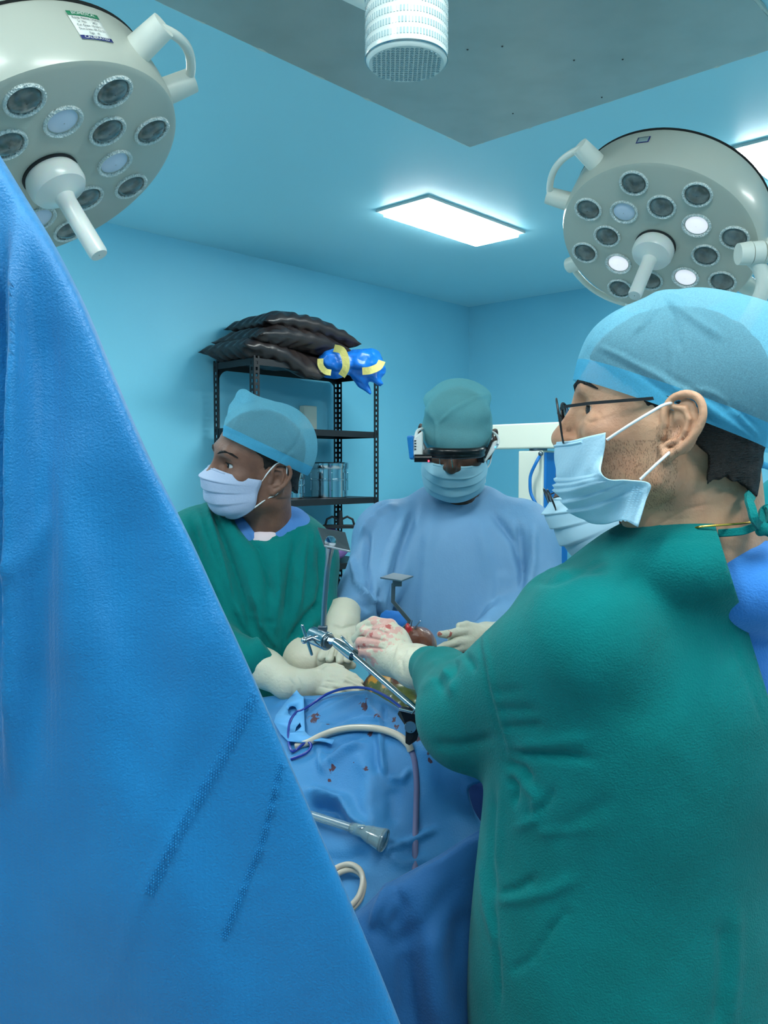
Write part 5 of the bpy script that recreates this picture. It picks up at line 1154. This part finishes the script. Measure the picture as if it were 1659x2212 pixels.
main_px = [
 [(440, 1535, 1.80), (510, 1515, 1.72), (580, 1500, 1.68), (640, 1500, 1.64), (700, 1500, 1.60), (786, 1492, 1.54), (835, 1514, 1.485), (885, 1548, 1.42), (960, 1605, 1.34), (1080, 1650, 1.28)],
 [(430, 1560, 1.72), (500, 1545, 1.66), (575, 1535, 1.62), (640, 1532, 1.59), (705, 1528, 1.555), (790, 1522, 1.50), (840, 1540, 1.45), (888, 1568, 1.395), (960, 1620, 1.32), (1080, 1665, 1.27)],
 [(420, 1590, 1.62), (500, 1580, 1.57), (575, 1575, 1.54), (640, 1572, 1.52), (705, 1568, 1.49), (790, 1568, 1.44), (842, 1578, 1.41), (890, 1600, 1.365), (955, 1640, 1.31), (1045, 1690, 1.28)],
 [(420, 1640, 1.50), (500, 1632, 1.47), (580, 1628, 1.45), (645, 1625, 1.44), (710, 1625, 1.42), (790, 1628, 1.385), (845, 1632, 1.365), (895, 1640, 1.345), (950, 1665, 1.31), (1010, 1710, 1.30)],
 [(430, 1720, 1.42), (510, 1715, 1.40), (590, 1712, 1.38), (655, 1710, 1.37), (720, 1712, 1.36), (795, 1715, 1.33), (850, 1718, 1.325), (900, 1722, 1.315), (960, 1735, 1.31), (1025, 1755, 1.32)],
 [(450, 1800, 1.36), (530, 1800, 1.34), (610, 1800, 1.32), (670, 1800, 1.32), (735, 1800, 1.31), (800, 1805, 1.285), (855, 1805, 1.285), (905, 1805, 1.285), (980, 1800, 1.29), (1062, 1800, 1.33)],
 [(480, 1920, 1.27), (560, 1920, 1.26), (640, 1920, 1.25), (700, 1925, 1.245), (760, 1925, 1.24), (815, 1925, 1.235), (865, 1920, 1.235), (915, 1915, 1.235), (1000, 1900, 1.25), (1100, 1880, 1.30)],
 [(520, 2080, 1.18), (600, 2080, 1.17), (680, 2080, 1.16), (740, 2080, 1.16), (790, 2080, 1.155), (840, 2080, 1.155), (880, 2080, 1.16), (930, 2075, 1.16), (1020, 2060, 1.18), (1120, 2040, 1.24)],
 [(560, 2300, 1.10), (640, 2300, 1.09), (720, 2300, 1.08), (770, 2300, 1.08), (820, 2300, 1.08), (860, 2300, 1.08), (910, 2300, 1.085), (960, 2290, 1.09), (1050, 2270, 1.11), (1150, 2250, 1.17)]]
FM = [([(661, 1706), (700, 1716), (742, 1727), (768, 1768), (804, 1800)], .016, 13), ([(665, 1735), (720, 1748), (745, 1790)], -.016, 16), ([(820, 1578), (826, 1630), (830, 1674)], .009, 6), ([(806, 1590), (810, 1640), (815, 1665)], -.006, 8),
      ([(697, 1655), (742, 1618), (790, 1602)], .009, 9), ([(690, 1632), (730, 1600), (780, 1590)], -.006, 8), ([(830, 1836), (885, 1816), (945, 1786)], .006, 9), ([(700, 1672), (690, 1640), (700, 1620)], .008, 10), ([(840, 1680), (870, 1682), (885, 1660)], .006, 9), ([(770, 1620), (800, 1680), (790, 1740), (815, 1800)], .005, 22), ([(845, 1700), (850, 1780)], -.004, 20),
      ([(590, 1520), (640, 1510), (700, 1512)], .005, 6), ([(660, 1560), (720, 1530), (790, 1500)], .007, 8), ([(700, 1560), (760, 1545), (800, 1520)], -.006, 7), ([(740, 1560), (790, 1550), (835, 1560)], .005, 7), ([(790, 1490), (800, 1530), (825, 1560)], .006, 7), ([(690, 1580), (700, 1560)], .004, 8), ([(830, 1520), (828, 1575)], -.005, 5), ([(680, 1850), (740, 1860), (800, 1840)], -.006, 18), ([(840, 1850), (870, 1865), (930, 1850)], .004, 16)]
st_pts = []
main = surf('surgical_drape', [PX(r) for r in main_px], 10, 14, m_drape, None, [(a_, b_*1.35, c_*.75) for a_, b_, c_ in FM], ((11, .006, 51), (30, .0018, 52)))
tag(main, 'pale blue drape with dark blood spots, falling from the patient towards the viewer', 'drape')
DC = coords(main.data); DX, DY = proj(DC)
def on(px, py, off=.004):
    i = int(np.argmin((DX-px)**2+(DY-py)**2)); d = DC[i, 1]; return P(px, py, d-off)
sp = [(on(787, 1521, 0), .014), (on(812, 1543, 0), .010), (on(679, 1549, 0), .012), (on(670, 1547, 0), .008), (on(800, 1586, 0), .008), (on(717, 1661, 0), .008), (on(712, 1687, 0), .004), (on(790, 1660, 0), .006), (on(850, 1555, 0), .006), (on(855, 1572, 0), .007), (on(924, 1630, 0), .004), (on(928, 1644, 0), .006), (on(905, 1597, 0), .007), (on(763, 1647, 0), .0035), (on(708, 1566, 0), .006)]
stained(m_drape, sp, srgb(70, 32, 50), warp=130)
low_px = [
 [(640, 2050, 1.12), (710, 2005, 1.115), (778, 1966, 1.11), (812, 1935, 1.11), (846, 1906, 1.115), (900, 1876, 1.12), (960, 1842, 1.13), (1040, 1790, 1.16), (1110, 1750, 1.20)],
 [(645, 2080, 1.09), (712, 2030, 1.085), (782, 1990, 1.08), (818, 1960, 1.075), (855, 1935, 1.08), (905, 1905, 1.085), (968, 1872, 1.10), (1045, 1830, 1.13), (1120, 1800, 1.18)],
 [(660, 2160, 1.07), (730, 2110, 1.065), (795, 2060, 1.055), (835, 2040, 1.06), (875, 2030, 1.07), (925, 2010, 1.06), (985, 1990, 1.08), (1050, 1970, 1.11), (1130, 1960, 1.16)],
 [(680, 2260, 1.06), (750, 2220, 1.05), (815, 2190, 1.04), (850, 2180, 1.045), (895, 2170, 1.06), (945, 2160, 1.045), (1000, 2150, 1.06), (1060, 2140, 1.10), (1140, 2130, 1.15)],
 [(700, 2500, 1.05), (770, 2480, 1.04), (830, 2470, 1.03), (870, 2460, 1.035), (915, 2460, 1.05), (960, 2450, 1.035), (1010, 2450, 1.05), (1070, 2450, 1.09), (1150, 2450, 1.14)],
 [(700, 2900, 1.05), (770, 2900, 1.04), (830, 2900, 1.03), (870, 2900, 1.035), (915, 2900, 1.05), (960, 2900, 1.035), (1010, 2900, 1.05), (1070, 2900, 1.09), (1150, 2900, 1.14)]]
lowd = surf('surgical_drape', [PX(r) for r in low_px], 10, 12, m_drape2, None,
   [([(846, 1906), (830, 1935), (812, 1975), (800, 2010)], .007, 8), ([(846, 1915), (870, 1960), (850, 2010)], -.006, 14), ([(790, 1985), (850, 2040), (920, 2000), (990, 1900)], -.006, 22), ([(900, 1890), (960, 1860), (1030, 1810)], .004, 8), ([(940, 2000), (930, 2100), (950, 2212)], .006, 24), ([(1000, 1960), (985, 2080), (1000, 2212)], -.007, 24), ([(880, 2050), (870, 2212)], -.005, 20)], ((13, .004, 61),))
tag(lowd, 'blue drape, colour darkened for shade, with a folded upper edge hanging in the lower middle', 'drape')
nav = surf('surgical_drape', [PX(r) for r in [[(960, 1640, 1.42), (1040, 1650, 1.44), (1120, 1650, 1.46)], [(975, 1700, 1.40), (1050, 1720, 1.42), (1130, 1720, 1.44)], [(990, 1800, 1.38), (1060, 1830, 1.41), (1140, 1830, 1.43)], [(1000, 2100, 1.36), (1070, 2150, 1.38), (1150, 2150, 1.42)], [(1000, 2800, 1.36), (1070, 2800, 1.38), (1150, 2800, 1.42)]]], 8, 10, m_drape3, None, [([(1000, 1680), (1050, 1700), (1060, 1760)], .006, 9)], ((15, .003, 71),))
tag(nav, 'dark sheet standing for the shade in the narrow gap under the elbow of the surgeon in profile', 'drape')

# big screen drape in the left foreground
edge = [(-150, 120), (-70, 225), (0, 333), (62, 432), (132, 545), (200, 680), (266, 835), (332, 985), (402, 1122), (480, 1288), (560, 1462), (638, 1650), (702, 1805), (782, 1998), (864, 2212), (950, 2450), (1065, 2790)]
ctl = []
for i, (ex, ey) in enumerate(edge):
    t = i/(len(edge)-1); yl = 60+2740*t; row = []
    dE = .78-.05*t
    for j in range(12):
        u = j/11; x = -520+(ex+520)*u; y = yl+(ey-yl)*u
        d = dE-.035*math.sin(u*8.2+1.2+.6*t)*(1-u)**.7*(.35+.65*min(1, (i+1)/5))-.05*(1-u)*.4
        if j == 11: d = dE+.012
        row.append((x, y, d))
    row[10] = (ex-26, row[10][1]+(ey-row[10][1])*.6, dE-.014)
    row.append((ex-14, ey+4, dE+.05)); row.append((ex-90, ey+14, dE+.07))
    ctl.append(row)
scr = surf('screen_drape', [PX(r) for r in ctl], 8, 8, m_screen, None,
   [([(42, 470), (34, 700), (30, 1000), (32, 1400), (24, 1700)], .020, 17), ([(8, 520), (4, 900), (6, 1400)], -.012, 14), ([(90, 600), (95, 900), (85, 1300), (70, 1700)], -.008, 34), ([(180, 900), (150, 1200), (140, 1500)], .005, 50), ([(556, 1490), (470, 1650), (380, 1800), (300, 1950), (210, 2212)], .0030, 9), ([(606, 1648), (570, 1800), (525, 1920), (480, 2040)], .0018, 5), ([(765, 1880), (772, 2000), (775, 2212)], -.0025, 6), ([(0, 1250), (60, 1200), (100, 1100)], .004, 18), ([(300, 1000), (260, 1300), (280, 1600), (360, 1750)], -.006, 60), ([(430, 1300), (420, 1500), (330, 1750)], .005, 50), ([(735, 2130), (760, 2180), (790, 2212)], -.002, 4)],
   ((7, .005, 81), (18, .0012, 82)), thick=.0015)
tag(scr, 'huge bright blue drape filling the left foreground with a slanting edge', 'drape')
# small woven dimples along two lines of the drape
SCc = coords(scr.data); SX, SY = proj(SCc); frontm = SCc[:, 1] < .79
def ons(px, py, off):
    dd = (SX-px)**2+(SY-py)**2+np.where(frontm, 0, 1e6); return P(px, py, SCc[int(np.argmin(dd)), 1]-off)
mb = MB()
def dots(path, rows_, pitch, w):
    pts = catmull([V3(a, b, 0) for a, b in path], 12); L = 0; last = pts[0]; n = 0
    for a, b in zip(pts[:-1], pts[1:]):
        seg = (b-a).length; t = (a-b).normalized(); nn = V3(-t.y, t.x, 0); k = 0
        while L+0 < seg:
            c = a+(b-a)*(L/seg)
            for r in range(rows_):
                q = c+nn*((r-(rows_-1)/2)*w+(.5*w if n % 2 else 0)); mb.box(ons(q.x, q.y, .0006), (.0009, .0008, .0011), Matrix.Rotation(.5, 3, 'Y'))
            L += pitch; n += 1
        L -= seg
dots([(606, 1650), (585, 1740), (560, 1830), (520, 1930), (480, 2030)], 3, 5.5, 5)
dots([(550, 1500), (470, 1650), (390, 1790), (320, 1930)], 4, 6, 6)
tag(mb.build('woven_dimples', mat('dimple_blue', srgb(30, 135, 194), .7), scr, smooth=False), kind='stuff')
# pole that carries the screen drape, out of the frame to the left
pl = thing('drape_pole', 'steel pole outside the frame that holds the big blue drape', 'pole', V3(-.62, .80, 0))
mb = MB(); mb.cyl(V3(-.62, .80, 0.02), V3(-.62, .80, 2.1), .012); mb.build('pole', m_steel2, pl)
mb = MB(); mb.lathe([(.2, 0), (.2, .02), (.03, .04)], V3(-.62, .80, 0), (0, 0, 1), 32); mb.build('base', m_steel2, pl)
mb = MB(); a_ = P(-150, 120, .80); mb.tube([V3(-.62, .80, 2.05), a_+V3(0, .02, 0)], .008); mb.build('crossbar', m_steel2, pl)

# ================================================================== PATIENT AND TABLE
m_pat = mat('patient_skin', srgb(122, 78, 60), .30, spec=.6, coat=.3, bump=[('noise', 60, .15, (1, 1, 1)), ('noise', 300, .1, (1, 1, 1))], var=(30, srgb(100, 60, 46), .4, .65))
stained(m_pat, [(P(800, 1480, 1.60), .10), (P(835, 1505, 1.58), .10), (P(868, 1530, 1.52), .09)], srgb(82, 92, 44), warp=30)
stained(m_pat, [(P(795, 1452, 1.63), .030), (P(810, 1455, 1.62), .034), (P(828, 1464, 1.61), .024)], srgb(205, 140, 50), warp=60)
stained(m_pat, [(P(880, 1352, 1.588), .022), (P(788, 1448, 1.63), .014)], srgb(180, 40, 46), warp=60)
pP = thing('person', 'patient under blue drapes, bare bent knee and iodine-stained leg showing at the open site', 'person', V3(0, .9, .86))
HP = head_frame(V3(-.20, .12, .75), V3(0, .1, 1), V3(-.15, -1, .1))
hP = head_sdf(HP, 1.0, .005, (V3(-.19, .20, .74), V3(-.16, .34, .74), .055, .06)).mesh('body')
PB = [('wrc', V3(-.22, .42, .74), V3(-.06, .42, .74), .085, .085, .05), ('wrc', V3(-.14, .45, .74), V3(-.06, .95, .74), .10, .10, .08), ('wrc', V3(-.10, 1.0, .735), V3(.02, 1.02, .735), .085, .085, .05),
      ('wrc', V3(.02, 1.02, .735), V3(.02, 1.42, .97), .080, .060, .04), ('wrc', V3(.02, 1.42, .97), P(822, 1508, 1.70), .060, R(38, 1.70), .03), ('wrc', P(820, 1492, 1.67), P(880, 1542, 1.56), R(38, 1.67), R(40, 1.56), .03), ('wrc', P(845, 1490, 1.64), P(905, 1396, 1.62), .045, R(32, 1.62), .03),
      ('wrc', P(903, 1386, 1.62), P(896, 1378, 1.61), R(35, 1.62), R(27, 1.61), .01), ('wrc', P(884, 1362, 1.60), P(880, 1354, 1.595), R(12, 1.6), R(9, 1.6), .004), ('wrc', P(905, 1396, 1.65), V3(.06, 1.66, .74), .036, .034, .02), ('wrc', V3(.06, 1.66, .71), V3(.06, 1.54, .69), .034, .03, .02),
      ('wrc', V3(-.10, 1.0, .73), V3(-.13, 1.35, .72), .072, .05, .03), ('wrc', V3(-.13, 1.35, .72), V3(-.11, 1.62, .70), .05, .035, .02), ('wrc', V3(-.25, .44, .74), V3(-.24, .70, .70), .042, .034, .03), ('wrc', V3(-.24, .70, .70), V3(-.20, .93, .70), .034, .026, .02), ('wrc', V3(-.02, .44, .74), V3(.07, .70, .70), .042, .034, .03), ('wrc', V3(.07, .70, .70), V3(.07, .90, .70), .034, .026, .02)]
gP = gown_sdf(PB, .006); bP = link('body', join_meshes('body', hP, gP.mesh('b', 2)), m_pat, pP)
tb = thing('operating_table', 'padded operating table hidden beneath the blue drapes', 'table', V3(-.05, .9, 0))
mb = MB(); mb.box((-.055, .88, .60), (.40, 1.72, .06)); mb.build('mattress', m_bplast, tb, bevel=.015)
mb = MB(); mb.box((-.055, .88, .555), (.36, 1.70, .03)); mb.build('table_top', m_steel2, tb, bevel=.003)
mb = MB(); mb.box((-.055, .80, .31), (.22, .30, .46)); mb.build('column', m_steel2, tb, bevel=.01)
mb = MB(); mb.box((-.055, .80, .04), (.34, .9, .08)); mb.build('base', m_bplast, tb, bevel=.015)

# ================================================================== INSTRUMENTS
# jointed holding arm with its square plate
ha = thing('holding_arm', 'steel holding arm with tee handle clamp, slanting rod and a square plate on its upright', 'arm', P(880, 1570, 1.26))
mb = MB(); mb.cyl(P(675, 1372, 1.43), P(708, 1386, 1.40), R(20, 1.42), R(20, 1.42), 32); cl = mb.build('clamp_body', m_steel, ha, bevel=.0015)
mb = MB(); mb.cyl(P(707, 1385, 1.401), P(712, 1387, 1.397), R(16, 1.4), R(15, 1.4), 24); mb.box(P(697, 1357, 1.42), (.016, .014, .008)); mb.build('clamp_face', m_dksteel, cl, bevel=.001)
mb = MB(); mb.cyl(P(653, 1352, 1.405), P(673, 1413, 1.40), R(3.6, 1.4), seg=16); mb.sphere(P(653, 1352, 1.405), R(3.6, 1.4)); mb.sphere(P(673, 1413, 1.40), R(3.6, 1.4)); th = mb.build('tee_handle', m_steel, ha)
mb = MB(); mb.cyl(P(657, 1384, 1.395), P(678, 1376, 1.415), R(5.5, 1.4), R(6, 1.4), 16); mb.sphere(P(657, 1384, 1.395), R(7, 1.4)); mb.build('screw', m_steel, th)
mb = MB(); mb.tube(PX([(698, 1362, 1.42), (701, 1300, 1.42), (706, 1240, 1.418), (710, 1205, 1.415), (713, 1180, 1.405)]), [R(r, 1.42) for r in (6, 6, 6.2, 7, 11)], 20); up = mb.build('upright', m_steel2, ha)
mb = MB(); mb.slab(PX([(686, 1143, 1.435), (746, 1154, 1.435), (757, 1194, 1.385), (700, 1182, 1.385)]), (0, .001, .0035)); mb.build('square_plate', m_dksteel, ha, smooth=False, bevel=.0006)
mb = MB(); mb.lathe([(R(13, 1.4), 0), (R(12, 1.4), .004), (R(4, 1.4), .006)], P(714, 1170, 1.402), (0, -1, -.1), 24); mb.build('plate_screw', m_steel, up)
mb = MB(); mb.cyl(P(710, 1383, 1.396), P(724, 1386, 1.39), R(8, 1.4), R(8, 1.4), 6); mb.cyl(P(722, 1386, 1.392), P(735, 1391, 1.387), R(4.5, 1.4)); mb.build('neck_piece', m_steel, ha)
mb = MB(); mb.tube(PX([(722, 1386, 1.392), (730, 1391, 1.388), (757, 1410, 1.375), (764, 1415, 1.37)]), [R(r, 1.38) for r in (9, 11, 14.5, 14)], 24); mb.build('coupling', m_steel, ha)
mb = MB(); mb.slab(PX([(734, 1376, 1.376), (739, 1374, 1.375), (766, 1402, 1.362), (762, 1407, 1.362)]), (.0, .006, 0)); mb.build('lever', m_steel, ha, bevel=.001)
mb = MB(); mb.cyl(P(760, 1412, 1.372), P(905, 1537, 1.262), R(6.4, 1.37), R(7.2, 1.26)); mb.build('rod', m_steel, ha)
bk = PX([(858, 1543, 1.262), (863, 1533, 1.258), (905, 1542, 1.25), (912, 1556, 1.25), (900, 1600, 1.245), (884, 1611, 1.245), (875, 1606, 1.248), (876, 1570, 1.255)])
mb = MB(); mb.slab(bk, (.004, .022, 0)); jb = mb.build('clamp_jaw', m_bplast, ha, bevel=.0015, smooth=False)
mb = MB(); mb.lathe([(R(13.5, 1.25), 0), (R(13.5, 1.25), .002), (R(12.5, 1.25), .004), (.0001, .004)], P(887, 1570, 1.250), (-.1, -1, .15), 32); mb.build('knob', m_steel2, jb)
mb = MB()
for q in ((877, 1562), (897, 1562), (889, 1580)): mb.sphere(P(q[0], q[1], 1.245), .0009)
mb.build('knob_rivets', m_dark, jb)
mb = MB(); mb.cyl(P(862, 1532, 1.256), P(900, 1541, 1.25), R(3.5, 1.25)); mb.tube(catmull(PX([(890, 1542, 1.25), (897, 1533, 1.248), (905, 1530, 1.248)]), 4), .0016, 8); mb.build('lock_pin', m_steel, jb)
# tracker with square plate standing on the knee
tk = thing('marker_plate', 'small square plate on a bent grey post pinned into the brown knee', 'instrument', P(884, 1352, 1.60))
mb = MB(); mb.slab(PX([(821, 1250, 1.60), (868, 1257, 1.56), (893, 1247, 1.60), (850, 1240, 1.64)]), (0, 0, .0028)); mb.build('square_plate', m_dksteel, tk, smooth=False, bevel=.0006)
mb = MB(); mb.box(P(858, 1258, 1.60), (.018, .018, .014)); mb.build('mounting_block', m_dksteel, tk, smooth=False, bevel=.001)
mb = MB(); pp_ = PX([(850, 1260, 1.60), (849, 1299, 1.60), (868, 1322, 1.60), (884, 1341, 1.60), (881, 1349, 1.60), (872, 1358, 1.60)]); mb.ribbon(pp_, .0078, .0060, (0, -1, 0)); mb.build('post', m_dksteel, tk, smooth=False, bevel=.0008)
mb = MB()
mb.cyl(P(886, 1366, 1.60), P(890, 1340, 1.59), .0010, seg=8); tag(mb.build('pin', m_steel2, tk), None)
mb = MB(); mb.cyl(P(888, 1366, 1.60), P(908, 1341, 1.59), .0010, seg=8); mb.build('pin', m_steel2, tk)
mb = MB(); mb.cyl(P(892, 1366, 1.60), P(902, 1350, 1.59), .0010, seg=8); mb.build('pin', m_steel2, tk)
# folded blue swab between the hands
g = SDF(P(815, 1370, 1.66)-V3(.02, .04, .02), P(890, 1305, 1.74)+V3(.02, .05, .02), .0025); g.rc(P(838, 1334, 1.70), P(862, 1346, 1.69), R(15, 1.7), R(16, 1.7)).rc(P(836, 1332, 1.70), P(866, 1330, 1.70), R(10, 1.7), R(5, 1.7), .006)
me = g.mesh('swab'); co = coords(me); no = normals(me); setco(me, co+no*(np.abs(wobble(co, 90, 4))*.005)[:, None]); tag(link('blue_swab', me, mat('swab_blue', srgb(40, 115, 195), .8)), 'crumpled blue cloth swab beside the bent post of the small plate', 'cloth')

# tube holder tape with its two finger holes
from mathutils.geometry import tessellate_polygon
outer = [(641, 1491), (648, 1500), (656, 1506), (657, 1540), (659, 1580), (668, 1590), (690, 1592), (722, 1598), (717, 1608), (704, 1603), (680, 1601), (650, 1604), (622, 1601), (606, 1585), (592, 1560), (596, 1545), (615, 1520), (630, 1503)]
h1 = [(626+10*math.cos(a)+6, 1536+11*math.sin(a)) for a in np.linspace(0, 2*PI, 13)[:-1]]; h2 = [(648, 1561), (651, 1570), (644, 1577), (637, 1581), (640, 1570)]
loops = [[V3(a, b, 0) for a, b in l] for l in (outer, h1[::-1], h2[::-1])]; tri = tessellate_polygon(loops); flat = [p for l in loops for p in l]
mb = MB(); mb.add([on(p.x, p.y, .016+.004*math.sin(p.x*.11)) for p in flat], tri); tag(mb.build('tube_holder', mat('pale_blue_tape', srgb(96, 170, 228), .6), None, solid=.0012, auto=False), 'pale blue adhesive tube holder with two holes stuck on the drape', 'holder')
m_cable = mat('blue_cable', srgb(28, 52, 150), .3, coat=.4); m_tube = mat('beige_tube', srgb(190, 180, 165), .35, coat=.3); m_tube2 = mat('tube_under_drape', srgb(112, 112, 148), .6)
cb = [(628, 1640, .006), (645, 1634, .008), (663, 1625, .010), (672, 1612, .012), (667, 1604, .012), (654, 1608, .010), (640, 1620, .008), (630, 1622, .008), (624, 1606, .010), (623, 1580, .014), (628, 1555, .020), (641, 1538, .024), (655, 1533, .022), (675, 1520, .014), (705, 1500, .016), (740, 1488, .022), (775, 1485, .026)]
pts = [on(*q) for q in cb]+PX([(805, 1490, 1.49), (840, 1508, 1.44), (866, 1528, 1.39), (888, 1545, 1.33), (905, 1560, 1.30)])
mb = MB(); mb.tube(catmull(pts, 6), .0026, 10); tag(mb.build('blue_cable', m_cable), 'thin dark blue cable looping through the tape and over the drape edge', 'cable')
e = thing('suction_tube', 'beige tube curving over the drape and running down beneath it', 'tube', on(780, 1572, 0))
mb = MB(); mb.tube(catmull([on(*q) for q in ((640, 1612, .0), (665, 1604, .010), (697, 1588, .012), (730, 1577, .014), (770, 1572, .014), (820, 1575, .014), (858, 1588, .013), (880, 1606, .010), (888, 1622, .004))], 6), .0062, 14); mb.build('tube', m_tube, e)
mb = MB(); mb.tube(catmull([on(*q) for q in ((888, 1618, .001), (896, 1645, .0), (900, 1690, -.0005), (899, 1750, -.001), (897, 1820, -.001), (896, 1900, -.001))], 6), .0050, 12); mb.build('covered_length', m_tube2, e)
e = thing('suction_connector', 'clear ribbed tube with a flared clear connector lying on the drape', 'connector', on(760, 1790, .0))
a, b, c, d_ = on(670, 1760, .016), on(762, 1789, .016), on(786, 1797, .018), on(828, 1815, .024)
m_clear = mat('clear_plastic', srgb(200, 222, 226), .12, trans=.75, ior=1.35, coat=.5)
mb = MB(); mb.cyl(a, b, R(9.5, 1.28)); mb.build('clear_tube', m_clear, e)
for o_ in (-1, 0, 1):
    mb = MB(); mb.cyl(a+V3(0, -.004, o_*.0042), b+V3(0, -.004, o_*.0042), .0013, seg=8); mb.build('tube_rib', m_cord, e)
mb = MB(); mb.tube([b, b.lerp(c, .3), c, c.lerp(d_, .15), c.lerp(d_, .9), d_], [R(r, 1.27) for r in (12, 13, 13, 17, 24, 25)], 24, cap=False); mb.build('flared_end', m_clear, e, solid=.001)
mb = MB(); ax_ = (d_-c).normalized(); mb.lathe([(R(24, 1.27), -.001), (R(26, 1.27), .0), (R(26, 1.27), .002), (R(24, 1.27), .003)], d_, ax_, 32, cap=False); mb.lathe([(R(19, 1.27), -.001), (R(20.5, 1.27), .0), (R(19, 1.27), .002)], c.lerp(d_, .35), ax_, 32, cap=False); mb.build('rim', m_clear, e)
mb = MB(); mb.box(c+V3(-.004, -.006, .012), (.012, .004, .004)); mb.build('tab', m_clear, e, bevel=.001)
e = thing('coiled_tubing', 'two loops of beige tubing at the edge of the big blue drape', 'tube', on(760, 1900, 0))
for k, (dx_, dy_) in enumerate(((0, 0), (-3, -14))):
    q = [(705, 1905, .012), (735, 1885, .014), (760, 1879, .016), (780, 1890, .014), (786, 1912, .012), (779, 1940, .010), (764, 1960, .008), (745, 1975, .006)]
    mb = MB(); mb.tube(catmull([on(a+dx_*(1-j*.05), b+dy_*(1-j*.08), o_+k*.008) for j, (a, b, o_) in enumerate(q)], 6), R(6.2, 1.25), 14); mb.build('tube_loop', m_tube, e)
